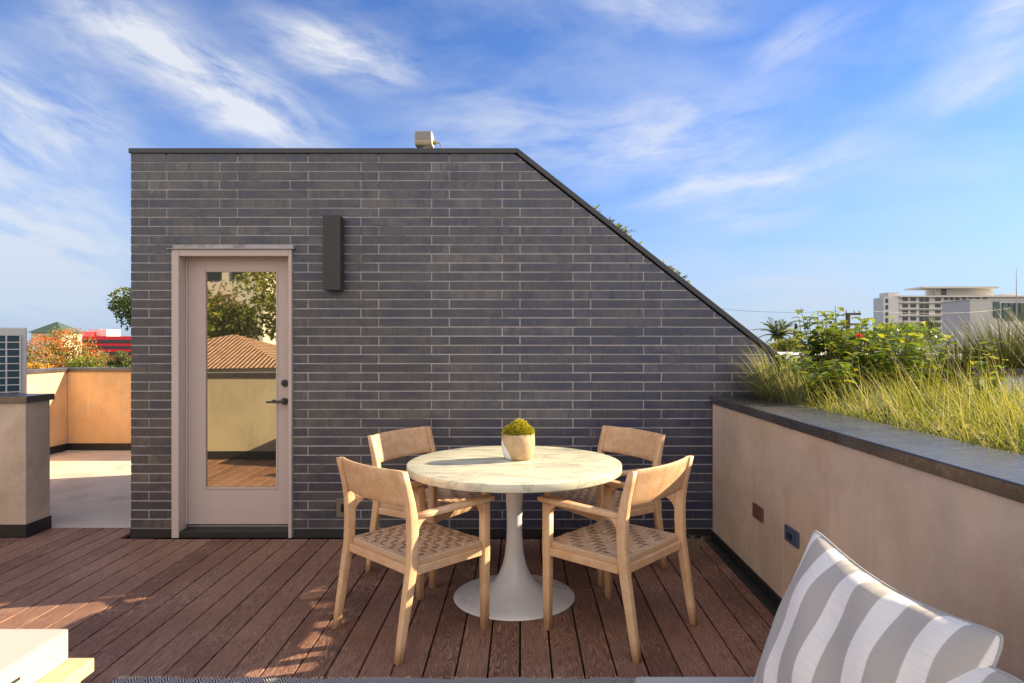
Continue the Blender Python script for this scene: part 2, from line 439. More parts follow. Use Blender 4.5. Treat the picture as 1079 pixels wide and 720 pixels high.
def clip(poly, a, b, c):                       # keep a*x + b*y <= c
    out = []
    for i, p in enumerate(poly):
        q = poly[(i + 1) % len(poly)]
        dp, dq = a*p[0] + b*p[1] - c, a*q[0] + b*q[1] - c
        if dp <= 0: out.append(p)
        if dp * dq < 0:
            t = dp / (dp - dq); out.append((p[0] + t*(q[0]-p[0]), p[1] + t*(q[1]-p[1])))
    return out

# ================================================================== SETTING
WY = 4.927                                     # plane of the brick front
S = 1.45 / 206                                 # metres per photo pixel on that plane
# ground far below, roof slab
g = MB().add([(-900,-900,-9), (900,-900,-9), (900,900,-9), (-900,900,-9)], [(0,1,2,3)]).build('ground', 'city_ground'); tag(g, kind='structure')
rf = MB().box(-6.25, 5.3, -2.7, 9.1, -9.0, -.06).build('roof_slab', 'hotel_stucco'); tag(rf, kind='structure')
tf = MB().box(-6.1, -.5, 5.203, 8.9, -.058, -.004).build('terrace_floor', 'roof_concrete'); tag(tf, kind='structure')
dk = MB()
pitch = .1415; x = 1.402
while x > -6.0:
    x0, x1 = x - pitch + .0085, x
    y = -2.6
    while y < 5.2:
        y1 = min(5.2, y + (8.2 if y < -2.5 else 6))
        if x1 < -2.9 or y1 < 4.9: ye = y1
        else: ye = 4.90
        dk.box(x0, x1, y, ye, -.024, 0 + R.uniform(-.0008, .0008), R.random()); y = y1 + .004
    x -= pitch
d = dk.build('deck', 'deck', bevel=.0025, seg=2); tag(d, kind='structure')
du = MB().box(-6.1, 1.406, -2.6, 5.2, -.057, -.032).build('deck_underlay', 'black_hole'); tag(du, kind='structure')

# ------------------------------------------------------------------ stairwell house
X0 = (138 - VX) * S; ZT = 1.45 + 204 * S
KX = (545 - VX) * S
sl = 203 / 258.0                               # slope of the raked edge
XE = KX + (ZT - .98) / sl
YB = 7.70
house = thing('stair_house', 'dark grey long brick rooftop stairwell with a raked right edge and a door', 'building', (X0, WY, 0))
def hb(m, name, mt, **k):                      # build in world coordinates, then hang under the house
    o = m.build(name, mt, house, **k); o.location = -house.location; return o
DX0, DX1, DZ = -2.592, -1.700, 2.142           # door opening
core = MB()
inner = 5.085
poly = [(X0 + .004, 0), (XE, 0), (XE, ZT - .06 - sl*(XE-KX)), (KX - .01, ZT - .045), (X0 + .004, ZT - .045)]
core.prism(poly, 'y', inner, YB)
fy = WY + .0042
core.prism([(X0 + .004, 0), (DX0, 0), (DX0, ZT - .045), (X0 + .004, ZT - .045)], 'y', fy, inner - .001)
core.box(DX0 + .0005, DX1 - .0005, fy, inner - .001, DZ, ZT - .045)
core.prism([(DX1, 0), (XE, 0), (XE, ZT - .06 - sl*(XE-KX)), (KX - .01, ZT - .045), (DX1, ZT - .045)], 'y', fy, inner - .001)
wall = hb(core, 'wall', 'mortar')
bricks = MB(); RH, BL, J = .0679, .5243, .0088
ztop = 1.45 + 199 * S
row = 0; z1 = ztop
offc = .055
while z1 > .075:
    z0 = max(z1 - RH + J, .07)
    if z0 > .07 and z0 - .07 < .02: pass
    ph = -2.636 if row % 2 == 0 else -2.768
    k0 = math.floor((X0 - ph) / BL)
    for k in range(k0, k0 + 13):
        a, b = max(X0, ph + k*BL + J/2), ph + (k+1)*BL - J/2
        b = min(b, XE)
        if b - a < .012: continue
        if z0 < DZ + .01:
            if 0 < DX0 - .004 - b < .075: b = DX0 - .004
            if a < DX0 and DX0 - .004 - a < .075 and k > k0: continue
            if 0 < a - DX1 - .004 < .075: a = DX1 + .004
            if b > DX1 and b - DX1 - .004 < .075: continue
        segs = [(a, b)]
        if z0 < DZ + .01:                      # leave the door opening free
            segs = []
            if a < DX0 - .004: segs.append((a, min(b, DX0 - .004)))
            if b > DX1 + .004: segs.append((max(a, DX1 + .004), b))
        for a2, b2 in segs:
            p = [(a2, z0), (b2, z0), (b2, z1), (a2, z1)]
            p = clip(p, sl, 1, ZT - offc + sl * KX)
            if len(p) < 3: continue
            dy = R.uniform(-.0018, .0016)
            bricks.prism(p, 'y', WY + dy, WY + .02, R.random())
    # left flank, facing away from the deck
    y = WY + .021 + (row % 2) * .13
    if row % 2: bricks.box(X0, X0 + .016, WY + .021, y - J, z0, z1, R.random())
    while y < YB:
        bricks.box(X0 + R.uniform(-.001, .001), X0 + .016, y, min(YB, y + BL - J), z0, z1, R.random()); y += BL
    z1 -= RH; row += 1
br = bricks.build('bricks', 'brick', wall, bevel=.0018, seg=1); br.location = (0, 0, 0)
# coping along the flat top and the rake
cp = MB()
cp.box(X0 - .012, KX + .004, WY - .014, YB + .02, ZT - .034, ZT + .002)
n_ = Vector((sl, 0, 1)).normalized(); dirv = Vector((1, 0, -sl)).normalized()
p0 = Vector((KX + .0045, 0, ZT + .002)); p1 = p0 + dirv * ((XE - KX) / dirv.x)
q0 = p0 - Vector((0, 0, .036)) ; q1 = p1 - Vector((0, 0, .05))
cp.prism([(p0.x, p0.z), (p1.x, p1.z), (q1.x, q1.z), (q0.x, q0.z - .008)], 'y', WY - .0145, YB + .0195)
hb(cp, 'coping', 'coping_metal', bevel=.003)
bs = MB(); bs.box(X0 - .004, DX0 - .006, WY - .008, WY + .03, 0.002, .068); bs.box(DX1 + .006, 1.40, WY - .008, WY + .03, .002, .068)
hb(bs, 'base_strip', 'black_strip', bevel=.002)
# door frame, drip edge, threshold
fr = MB()
fr.box(DX0 + .002, -2.537, WY - .02, 5.080, .004, 2.139)
fr.box(-1.727, DX1 - .002, WY - .02, 5.080, .004, 2.139)
fr.box(-2.5365, -1.7275, WY - .019, 5.080, 2.089, 2.138)
fr.box(-2.5365, -2.522, 5.005, 5.022, .08, 2.088); fr.box(-1.742, -1.7275, 5.005, 5.022, .08, 2.088); fr.box(-2.5215, -1.7425, 5.005, 5.022, 2.074, 2.0885)
frame = hb(fr, 'door_frame', 'door_paint', bevel=.003)
drip = MB().box(DX0 - .028, DX1 + .022, WY - .035, WY - .004, 2.1395, 2.1445); hb(drip, 'drip_edge', 'brushed_steel')
th = MB().box(-2.5365, -1.7275, WY - .012, 5.079, .002, .052); hb(th, 'threshold', 'black_strip', bevel=.004)
sw = MB().box(-2.53, -1.735, 5.02, 5.07, .0525, .068); hb(sw, 'door_sweep', 'brushed_steel', bevel=.002)
dl = MB(); LY0, LY1 = 5.024, 5.068
gx0, gx1, gz0, gz1 = -2.393, -1.857, .352, 1.985
dl.box(-2.5345, gx0, LY0, LY1, .076, 2.086); dl.box(gx1, -1.7295, LY0, LY1, .076, 2.086)
dl.box(gx0 + .0005, gx1 - .0005, LY0 + .0003, LY1, .076, gz0); dl.box(gx0 + .0005, gx1 - .0005, LY0 + .0003, LY1, gz1, 2.086)
door = hb(dl, 'door', 'door_paint')
bead = MB(); w_ = .011
bead.box(gx0 - w_, gx0 + .002, LY0 - .005, LY0 + .006, gz0 - w_, gz1 + w_); bead.box(gx1 - .002, gx1 + w_, LY0 - .005, LY0 + .006, gz0 - w_, gz1 + w_)
bead.box(gx0 + .0025, gx1 - .0025, LY0 - .005, LY0 + .006, gz0 - w_, gz0 + .002); bead.box(gx0 + .0025, gx1 - .0025, LY0 - .005, LY0 + .006, gz1 - .002, gz1 + w_)
bead.build('glazing_bead', 'door_paint', door, bevel=.002)
MB().box(gx0 - .006, gx1 + .006, LY0 + .012, LY0 + .03, gz0 - .006, gz1 + .006).build('pane', 'pane', door)
def disc(c, r, y0, y1, n=24):
    m = MB(); m.loft([[(c[0] + r*math.cos(2*PI*k/n), y, c[2] + r*math.sin(2*PI*k/n)) for k in range(n)] for y in (y0, y1)]); return m
hd = disc((-1.792, 0, 1.005), .027, LY0 - .012, LY0)
hd.tube([(-1.792, LY0 - .012, 1.005), (-1.792, LY0 - .05, 1.005)], .009, 10)
hd.rounded_bar([((-1.780, LY0 - .052, 1.006), (0, .007, 0), (0, 0, .011)), ((-1.86, LY0 - .056, 1.004), (0, .006, 0), (0, 0, .009)), ((-1.915, LY0 - .052, 1.003), (0, .004, 0), (0, 0, .007))])
hd.build('handle', 'dark_iron', door)
lk = disc((-1.792, 0, 1.143), .027, LY0 - .014, LY0); lk.box(-1.797, -1.787, LY0 - .028, LY0 - .0145, 1.128, 1.158)
lk.build('deadbolt', 'dark_iron', door, bevel=.002)

# wall lamp
wl = thing('wall_lamp', 'tall black box sconce on the brick above and beside the door', 'wall lamp', (-1.38, WY, 2.10))
m = MB(); m.box(-.064, .064, -.115, -.018, -.271, .271)
m.build('lamp_body', 'dark_bronze', wl, bevel=.004)
m = MB().box(-.05, .05, -.0175, .002, -.2, .2); m.build('back_plate', 'dark_bronze', wl, bevel=.002)
for z in (-.2745, .2715): MB().box(-.045, .045, -.1, -.035, z, z + .003).build('lens', 'far_glass', wl)

# outlets
def plate(name, label, loc, rz, w, h, mt, hole):
    t = thing(name, label, 'power outlet' if hole else 'cover plate', loc, rz)
    MB().box(-w/2, w/2, -.012, .001, -h/2, h/2).build('cover_plate', mt, t, bevel=.003)
    if hole:
        a, b, c, e = hole
        MB().box(a, b, -.0165, -.0122, c, e).build('socket_slot', 'black_hole', t, bevel=.001)
        MB().box(a - .012, b + .012, -.015, -.0121, e + .0005, e + .010).build('hood', mt, t, bevel=.001)
    return t
plate('power_outlet', 'weathered bronze outlet box low on the brick beside the chair post', (-1.333, WY, .225), 0, .082, .14, 'bronze_plate', (-.008, .022, -.03, .03))
plate('blank_cover', 'rust brown blank cover plate on the beige planter wall', (1.408, 3.95, .440), -PI/2, .155, .082, 'terracotta_plate', None)
plate('power_outlet', 'slate blue outlet with a dark opening on the beige planter wall', (1.408, 3.455, .443), -PI/2, .165, .082, 'slate_plate', (-.035, .02, -.018, .012))

# floodlight on the roof edge
fl = thing('floodlight', 'small beige box floodlight on a bracket at the roof edge', 'floodlight', (-.735, WY + .09, ZT))
m = MB(); m.prism([(-.06, .022), (.045, .022), (.06, .032), (.06, .118), (-.08, .122), (-.08, .05)], 'x', -.064, .064)
m.v = [(a, b, c + .016) for a, b, c in m.v]
m.build('housing', 'flood_beige', fl, bevel=.004)
MB().box(-.056, .056, -.0825, -.0805, .073, .132).build('lens', 'flood_grey', fl, bevel=.001)
MB().tube([(0, 0, 0), (0, 0, .0375)], [.026, .018], 10).build('bracket', 'white_lacquer', fl)
m = MB(); m.tube([(.0645, 0, .074), (.088, 0, .074)], .016, 10); m.build('gland', 'brass', fl)
MB().tube([(.0885, 0, .074), (.112, 0, .070), (.128, 0, .048), (.136, 0, .02), (.138, 0, .0)], .005, 6).build('cable', 'flood_grey', fl, smooth=True)

# small plants poking over the raked edge
def leafquad(mb, p, d, up, L, W, rnd, fold=.0):
    d = Vector(d).normalized(); side = d.cross(Vector(up)).normalized() if abs(d.dot(Vector(up).normalized())) < .98 else Vector((1,0,0))
    nrm = side.cross(d); p = Vector(p)
    mid = p + d * L * .5
    mb.add([p, mid - side*W*.5 + nrm*fold, p + d*L, mid + side*W*.5 + nrm*fold], [(0,1,2), (0,2,3)] if fold else [(0,1,2,3)], rnd)
def rdir(r=R):
    while True:
        v = Vector((r.uniform(-1,1), r.uniform(-1,1), r.uniform(-1,1)))
        if .05 < v.length < 1: return v.normalized()
for px, py, n, w, lab in ((652, 244, 46, .16, 'sprawling yellow-green sprig on the upper part of the raked brick edge'), (712, 286, 40, .12, 'yellow-green sprig on the lower part of the raked brick edge'), (628, 221, 10, .04, 'tiny sprig nearest the top of the raked brick edge')):
    c = at(px, py, WY + .12)
    c.z = ZT - sl * (c.x - KX) + .004
    t = thing('roof_sprig', lab, 'plant', c, 0, 'sprigs on the raked roof edge')
    m = MB()
    for k in range(n):
        u = R.gauss(0, w * .5); p = Vector((u, R.uniform(-.05, .06), -sl * u + R.uniform(0, .03)))
        leafquad(m, p, Vector((R.uniform(-.4, 1), R.uniform(-.5, .5), R.uniform(.1, .8))), rdir(), R.uniform(.03, .06), .018, R.random())
    m.build('leaves', 'grass_blades', t)
    m = MB()
    for k in range(4): m.tube([(0, 0, -.02), (R.gauss(0, w*.5), R.uniform(-.03, .03), .02)], .002, 4)
    m.build('stem', 'stem', t)

# ------------------------------------------------------------------ planter
PX = 1.41; PZ = 1.052; CW = .365
pl = thing('roof_planter', 'long beige plaster planter wall with a wide black metal cap', 'planter', (PX, 3.0, 0))
def hp(m, name, mt, **k):
    o = m.build(name, mt, pl, **k); o.location = -pl.location; return o
m = MB(); m.box(PX, PX + .2, -2.6, WY - .012, .002, PZ - .052); m.box(PX + .2, 3.6, -2.6, -2.4, .002, PZ - .052)
m.box(3.4, 3.6, -2.4, 6.2, .002, PZ - .052); m.box(2.5, 3.399, 6.0, 6.2, .002, PZ - .052)
hp(m, 'wall', 'plaster', bevel=.004)
ys = [-2.6, 1.05, 3.02, WY - .013]
for a, b in zip(ys, ys[1:]):
    m = MB().prism([(PX - .012, PZ - .052), (PX - .004, PZ - .052), (PX - .004, PZ - .012), (PX + CW, PZ - .012), (PX + CW, PZ), (PX - .008, PZ), (PX - .012, PZ - .004)], 'y', a + .0015, b - .0015)
    hp(m, 'cap', 'cap_metal', bevel=.0025)
m = MB().box(PX - .012, PX - .0005, -2.6, WY - .012, .002, .062); hp(m, 'base_strip', 'black_strip', bevel=.002)
m = MB().box(PX - .075, PX - .0125, -2.6, WY - .012, -.02, .006); hp(m, 'drain_channel', 'black_strip', bevel=.002)
m = MB().box(PX + .2005, 3.3995, -2.4, WY - .0125, .5, 1.015); m.box(2.375, 3.3995, WY - .0124, 5.9995, .5, 1.015)
hp(m, 'soil', 'soil')

# ---- planting
def blade(mb, p, az, L, lean, w, rnd, seg=4, droop=.9):
    d = Vector((math.cos(az), math.sin(az), 0)); side = Vector((-d.y, d.x, 0)) * w
    q = Vector(p); th = lean; vs = []
    for k in range(seg + 1):
        t = k / seg; ww = (1 - t ** 1.6) * .9 + .1
        if k == seg: vs += [tuple(q)]
        else: vs += [tuple(q - side * ww), tuple(q + side * ww)]
        q = q + (d * math.sin(th) + Vector((0,0,1)) * math.cos(th)) * (L / seg); th += droop * R.uniform(.5, 1.3) / seg
    fs = [(2*k, 2*k+1, 2*k+3, 2*k+2) for k in range(seg - 1)] + [(2*seg-2, 2*seg-1, 2*seg)]
    mb.add(vs, fs, rnd)
def clumpnoise(x, y):
    return .5 + .25 * (math.sin(3.1*x + 1.7*y) + math.sin(7.3*x - 5.1*y + 1) * .6 + math.sin(-2.2*x + 9.7*y + 2) * .4)
gm = MB()
cl_ = []
for k in range(620):
    y = 4.80 - 3.6 * R.random() ** .9; x = PX + CW + .01 + 1.62 * R.random() ** 1.35
    if x > 2.45 and R.random() < .35: y += 1.0 * R.random()
    far = min(1, (x - PX - CW) / .45)
    cl_.append((x, y, R.uniform(.05, .13), R.uniform(.06, .17) * (.65 + .55 * far) * (.8 if y > 4.1 and x < 2.3 else 1), R.gauss(PI, 1.1), R.gauss(.40, .26), R.uniform(.3, 1.2)))
for k in range(150):                             # taller clumps towards the far side of the bed
    x = R.uniform(2.15, 3.35); y = R.uniform(2.6, 4.85)
    cl_.append((x, y, R.uniform(.06, .15), R.uniform(.15, .30), R.gauss(PI, 1.2), R.gauss(.38, .18), R.uniform(.3, .9)))
for k in range(33000):
    x, y, r, L, az0, tone, ln = cl_[int(len(cl_) * R.random())]
    a = R.uniform(0, 2*PI); q = r * math.sqrt(R.random()); bx, by = x + q*math.cos(a), y + q*math.sin(a)
    if bx < PX + CW - .03 or by > 4.9 and bx < 2.4: continue
    az = a + R.gauss(0, .6) if R.random() < .55 else R.gauss(az0, .5)
    blade(gm, (bx, by, 1.012), az, L * R.uniform(.5, 1.35), R.uniform(.15, ln + .25) + q * 2, R.uniform(.0008, .0020), min(1, max(0, R.gauss(tone, .16))), 3, R.uniform(.5, 1.8))
for k in range(1700):                            # longer straw-coloured stalks
    y = 4.6 - 3.2 * R.random(); x = PX + CW + .03 + 1.1 * R.random()
    blade(gm, (x, y, 1.01), R.gauss(PI * 1.03, .8), R.uniform(.20, .52) * (.72 if y > 3.7 and x < 2.3 else 1), R.uniform(.15, .95), R.uniform(.0009, .0017), R.uniform(.6, 1), 4, .45)
for k in range(2200):                            # dead brown blades lying in the mat
    x, y, r, L, az0, tone, ln = cl_[int(len(cl_) * R.random())]
    bx, by = x + R.gauss(0, r), y + R.gauss(0, r)
    if bx < PX + CW - .05 or by > 4.9 and bx < 2.4: continue
    blade(gm, (bx, by, 1.015), R.uniform(0, 2*PI), R.uniform(.10, .24), R.uniform(.5, 1.3), R.uniform(.0008, .0016), R.uniform(.88, 1), 4, R.uniform(-.3, .9))
for k in range(2600):                            # small rounded leaves low in the mat
    x, y, r, L, az0, tone, ln = cl_[int(len(cl_) * R.random())]
    a = R.uniform(0, 2*PI); q = r * 1.2 * math.sqrt(R.random()); bx, by = x + q*math.cos(a), y + q*math.sin(a)
    if bx < PX + CW - .02 or by > 4.9 and bx < 2.4: continue
    leafquad(gm, (bx, by, 1.02 + R.random() * L * .7), rdir() + Vector((0, 0, .4)), rdir(), R.uniform(.015, .03), .013, min(1, max(0, R.gauss(tone, .2))), .002)
gr = gm.build('ground_cover_grass', 'grass_blades'); tag(gr, 'dense yellow-green grass spilling over the planter cap', 'grass', None, 'stuff')

def tuft(name, label, loc, n, L, spread, mt, leanmax, azm=None, w=.0025, group=None):
    t = thing(name, label, 'grass', loc, 0, group)
    m = MB()
    for k in range(n):
        a = R.uniform(0, 2*PI); r = spread * math.sqrt(R.random())
        az = R.gauss(azm, .8) if azm is not None and R.random() < .7 else a
        blade(m, (r*math.cos(a), r*math.sin(a), 0), az, L * R.uniform(.55, 1.1), R.uniform(.05, leanmax), w * R.uniform(.7, 1.2), R.random(), 5, .8)
    m.build('blades', mt, t)
    m = MB().lathe([(spread * .7, -.01), (spread * .5, .03), (.004, .05)], 14); m.build('crown', 'dry_blades', t)
    return t
tuft('ornamental_grass', 'feathery pale grass tuft against the brick at the end of the planter', (1.80, 4.68, 1.02), 700, .50, .11, 'tuft_blades', 1.1, PI * 1.05, .0022, 'ornamental grass tufts')
tuft('ornamental_grass', 'shorter pale grass tuft on the planter edge, just nearer than the feathery one by the brick', (1.84, 4.44, 1.02), 420, .32, .10, 'tuft_blades', 1.0, PI, .0022, 'ornamental grass tufts')
reeds = [(3.72, 5.65, 1200, .80), (4.1, 5.6, 1300, .95), (4.55, 5.6, 1300, 1.05), (5.0, 5.5, 900, 1.05)]
labs = ['dark reedy grass clump behind the screen, nearest the white towers', 'tall dark reedy grass clump behind the screen, second from the towers', 'tallest dark reedy grass clump behind the screen at the frame edge', 'dark reedy grass clump behind the screen, beyond the picture edge']
for (x, y, n, L), lb in zip(reeds, labs):
    tuft('reed_grass', lb, (x, y, .82), n, L, .2, 'reed_blades', .42, None, .004, 'dark reed grasses behind the screen')
# corrugated screen and the trough the reeds grow in
cs = thing('corrugated_screen', 'low grey corrugated metal screen with a black top rail behind the grass', 'screen', (4.4, 5.1, 0))
m = MB(); pts = []; n = 120
top = [( -.95 + 2.5*i/n, .014*math.sin(i*1.3), 1.2) for i in range(n + 1)]; bot = [(a, b, .0) for a, b, c in top]
m.loft([bot, top], False, 0, False)
o = m.build('sheet', 'galv_metal', cs, smooth=True); q = o.modifiers.new('Solid', 'SOLIDIFY'); q.thickness = .004
MB().box(-.96, 1.56, -.03, .03, 1.201, 1.25).build('top_rail', 'black_strip', cs, bevel=.004)
tr = thing('reed_trough', 'dark trough of soil holding the reed grasses', 'planter', (4.4, 5.6, 0))
MB().box(-1.0, 1.1, -.35, .35, -.05, .8).build('trough_wall', 'coping_metal', tr); MB().box(-.95, 1.05, -.3, .3, .8005, .815).build('soil', 'soil', tr)

def shrub(label, loc, nstem, height, spread, leaf, nleaf, lean=0.0, flower=None):
    t = thing('leafy_shrub', label, 'shrub', loc, 0, 'leafy shrubs in the planter')
    st = MB(); lf = MB()
    for k in range(int(nstem * 1.9)):
        a = R.uniform(0, 2*PI); rr = spread * math.sqrt(R.random()); h = height * R.uniform(.55, 1.08)
        b = Vector((rr*.35*math.cos(a), rr*.35*math.sin(a), 0)); tip = Vector((rr*math.cos(a) - lean, rr*math.sin(a), h))
        mid = (b + tip) / 2 + Vector((R.uniform(-.04, .04), R.uniform(-.04, .04), 0))
        P = [b, mid, tip]; st.tube(P, [.006, .0045, .002], 5)
        for j in range(nleaf):
            s = .22 + .78 * (j + R.random()) / nleaf
            p = (b * (1-s)**2 + mid * 2*s*(1-s) + tip * s*s)
            dr = Vector((math.cos(j*2.4 + k), math.sin(j*2.4 + k), R.uniform(-.25, .75)))
            L = leaf * R.uniform(.7, 1.4) * (1.1 - .3 * s)
            side = dr.cross(Vector((0,0,1))).normalized(); dn = dr.normalized(); nr = side.cross(dn)
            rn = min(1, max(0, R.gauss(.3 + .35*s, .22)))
            W = L * .66; fo = .12 * L; dp = Vector((0, 0, -.18 * L))
            vs = [p, p + dn*L*.3 - side*W*.45 + nr*fo, p + dn*L*.65 - side*W*.42 + nr*fo + dp*.4, p + dn*L + dp, p + dn*L*.65 + side*W*.42 + nr*fo + dp*.4, p + dn*L*.3 + side*W*.45 + nr*fo, p + dn*L*.5]
            lf.add(vs, [(0,1,6), (1,2,6), (2,3,6), (3,4,6), (4,5,6), (5,0,6)], rn)
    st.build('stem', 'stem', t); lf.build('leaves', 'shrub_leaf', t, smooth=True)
    for kind, pos, sz in (flower or []):
        f = MB()
        for j in range(26 if kind == 'petal_red' else 14):
            dd = rdir(); dd.z = abs(dd.z) * .8; leafquad(f, Vector(pos), dd, rdir(), sz, sz * .6, R.random(), .003)
        f.build('flower', kind, t)
    return t
def pz(px, py, Y): p = at(px, py, Y); return p
p = at(905, 355, 4.82)
shrub('tall broad-leaved shrub with one red flower near its middle', (2.62, 5.15, 1.0), 17, .60, .30, .105, 13, .02, [('petal_red', (p.x - 2.62, p.y - 5.15, p.z - 1.0), .026)])
shrub('broad-leaved shrub with the highest shoots, under the utility pole', (2.50, 5.55, 1.0), 15, .70, .24, .115, 13)
shrub('low dark-leaved shrub between the pale grass tufts and the tall shrubs', (2.05, 4.48, 1.0), 14, .36, .21, .085, 12)
q = at(932, 388, 3.5)
shrub('broad-leaved shrub with a yellow flower below the white hotel', (2.75, 4.75, 1.0), 13, .52, .28, .095, 12, .0, [('petal_yellow', (at(902, 388, 4.5).x - 2.75, -.25, .26), .02)])
shrub('small yellow-green shrub tucked against the end of the raked edge', (2.0, 4.76, 1.0), 12, .38, .17, .075, 13, .04)
shrub('slim upright shrub with lime leaves in front of the grey box tower', (2.78, 4.0, 1.0), 5, .5, .12, .075, 9)
shrub('bushy shrub standing farthest from the cap in the planter', (2.98, 5.5, 1.0), 15, .62, .28, .11, 12)

# dry litter on the deck corner
m = MB()
for k in range(190):
    a, b = R.gauss(1.24, .08), WY - .06 - abs(R.gauss(0, .16))
    if a > 1.33: a = 1.33 - R.random() * .1
    blade(m, (a, b, .006 + R.random() * .02), R.uniform(0, 2*PI), R.uniform(.04, .14), R.uniform(1.2, 1.56), .0012, R.random(), 3, .25)
tag(m.build('dry_grass_litter', 'dry_blades'), 'wisps of dry grass on the deck corner beside the planter', 'grass litter', None, 'stuff')

# ------------------------------------------------------------------ parapets on the left and behind
def parapet(name, label, x0, x1, y0, y1, zt, mt, over=.022, caps=True, front=None):
    t = thing(name, label, 'parapet', ((x0+x1)/2, (y0+y1)/2, 0))
    c = t.location
    def B(nm, mtl, a, b, e, f, g, h, bv=.003):
        o = MB().box(a, b, e, f, g, h).build(nm, mtl, t, bevel=bv); o.location = -c; return o
    B('wall', mt, x0, x1, y0, y1, .002, zt - .05); B('cap', 'cap_metal', x0 - over, x1 + over, y0 - over, y1 + over, zt - .0495, zt)
    B('base_strip', 'black_strip', x0 - .008, x1 + .008, y0 - .008, y1 + .008, .003, .10)
    return t
parapet('pier_wall', 'short grey plaster wall end with black cap in front of the condenser', -6.0, -3.68, WY, 5.18, 1.052, 'plaster_grey')
parapet('far_parapet', 'orange plaster parapet across the far end of the terrace', -6.085, 3.2, 8.9, 9.1, 1.107, 'plaster_warm')
parapet('side_parapet', 'sunlit cream parapet running along the terrace side', -6.29, -6.09, 2.07, 9.075, 1.107, 'plaster_warm', .018)
parapet('reflected_parapet', 'cream parapet with dark cap mirrored in the door glass', -6.29, -2.5, 1.64, 1.84, 1.075, 'plaster_cream')

# ------------------------------------------------------------------ AC condenser
ac = thing('ac_condenser', 'grey air conditioner unit with gridded dark coil behind the pier wall', 'air conditioner', (-4.93, 5.78, 0), rad(39))
m = MB(); m.box(-.5, .5, 0, .38, .12, 1.585); m.build('case', 'ac_case', ac, bevel=.01)
MB().box(-.445, .455, -.006, -.0005, .3, 1.515).build('coil', 'ac_coil', ac)
m = MB()
for i in range(10): m.box(-.45 + i*.1 - .006, -.45 + i*.1 + .006, -.022, -.0065, .295, 1.52)
for j in range(20): m.box(-.452, .458, -.0245, -.0225, .295 + j*.0643 - .0045, .295 + j*.0643 + .0045)
m.build('grille', 'ac_case', ac)
for sx in (-.4, .4): MB().box(sx - .04, sx + .04, .02, .36, .0, .1195).build('foot', 'black_strip', ac, bevel=.004)

# ------------------------------------------------------------------ table
TX, TY, TZ = -.043, 3.795, .768
tb = thing('dining_table', 'round cream marble table on a white tulip pedestal', 'table', (TX, TY, 0))
RT = .608
MB().lathe([(RT - .05, TZ - .043), (RT - .006, TZ - .043), (RT - .0015, TZ - .0405), (RT, TZ - .037), (RT, TZ - .005), (RT - .0015, TZ - .0015), (RT - .005, TZ), (RT * .6, TZ), (.01, TZ)], 96).build('tabletop', 'marble', tb, smooth=True).modifiers.new('ES', 'EDGE_SPLIT').split_angle = rad(28)
prof = [(.345, .002), (.347, .006), (.340, .011), (.30, .018), (.25, .027), (.20, .040), (.155, .060), (.118, .090), (.090, .130), (.069, .18), (.055, .24), (.047, .31), (.044, .38), (.044, .45), (.046, .52), (.050, .60), (.056, .66), (.066, .70), (.085, .7245), (.10, .7246)]
MB().lathe(prof, 72).build('pedestal', 'white_lacquer', tb, smooth=True)

# moss pot
pt = thing('moss_pot', 'small beige and white bowl of yellow-green moss on the marble table', 'plant pot', (-.022, 3.885, TZ + .0005))
prof = [(.055, 0), (.072, .004), (.087, .025), (.096, .06), (.098, .10), (.095, .148), (.091, .150), (.088, .146), (.088, .12), (.01, .118)]
MB().lathe(prof, 48).build('pot', 'pot_clay', pt, smooth=True)
mm = MB(); rr = random.Random(3)
lob = [(Vector((-.04, -.02, .150)), .048), (Vector((.035, -.025, .152)), .05), (Vector((.0, .03, .160)), .055), (Vector((-.005, -.035, .158)), .045), (Vector((.01, 0, .175)), .05), (Vector((-.045, .03, .145)), .04), (Vector((.05, .025, .148)), .04)]
for k in range(9000):
    c, r = rr.choice(lob); d = rdir(rr)
    if d.z < -.3: d.z = -d.z
    p = c + d * r * rr.uniform(.80, 1.12)
    if p.z < .135 or Vector((p.x, p.y)).length > .092 + .01 * rr.random(): continue
    L = rr.uniform(.005, .012); leafquad(mm, p, d + rdir(rr) * .8, rdir(rr), L, L * .6, min(1, max(0, rr.gauss(.45 + .3 * d.z, .25))))
mm.build('moss', 'moss', pt)

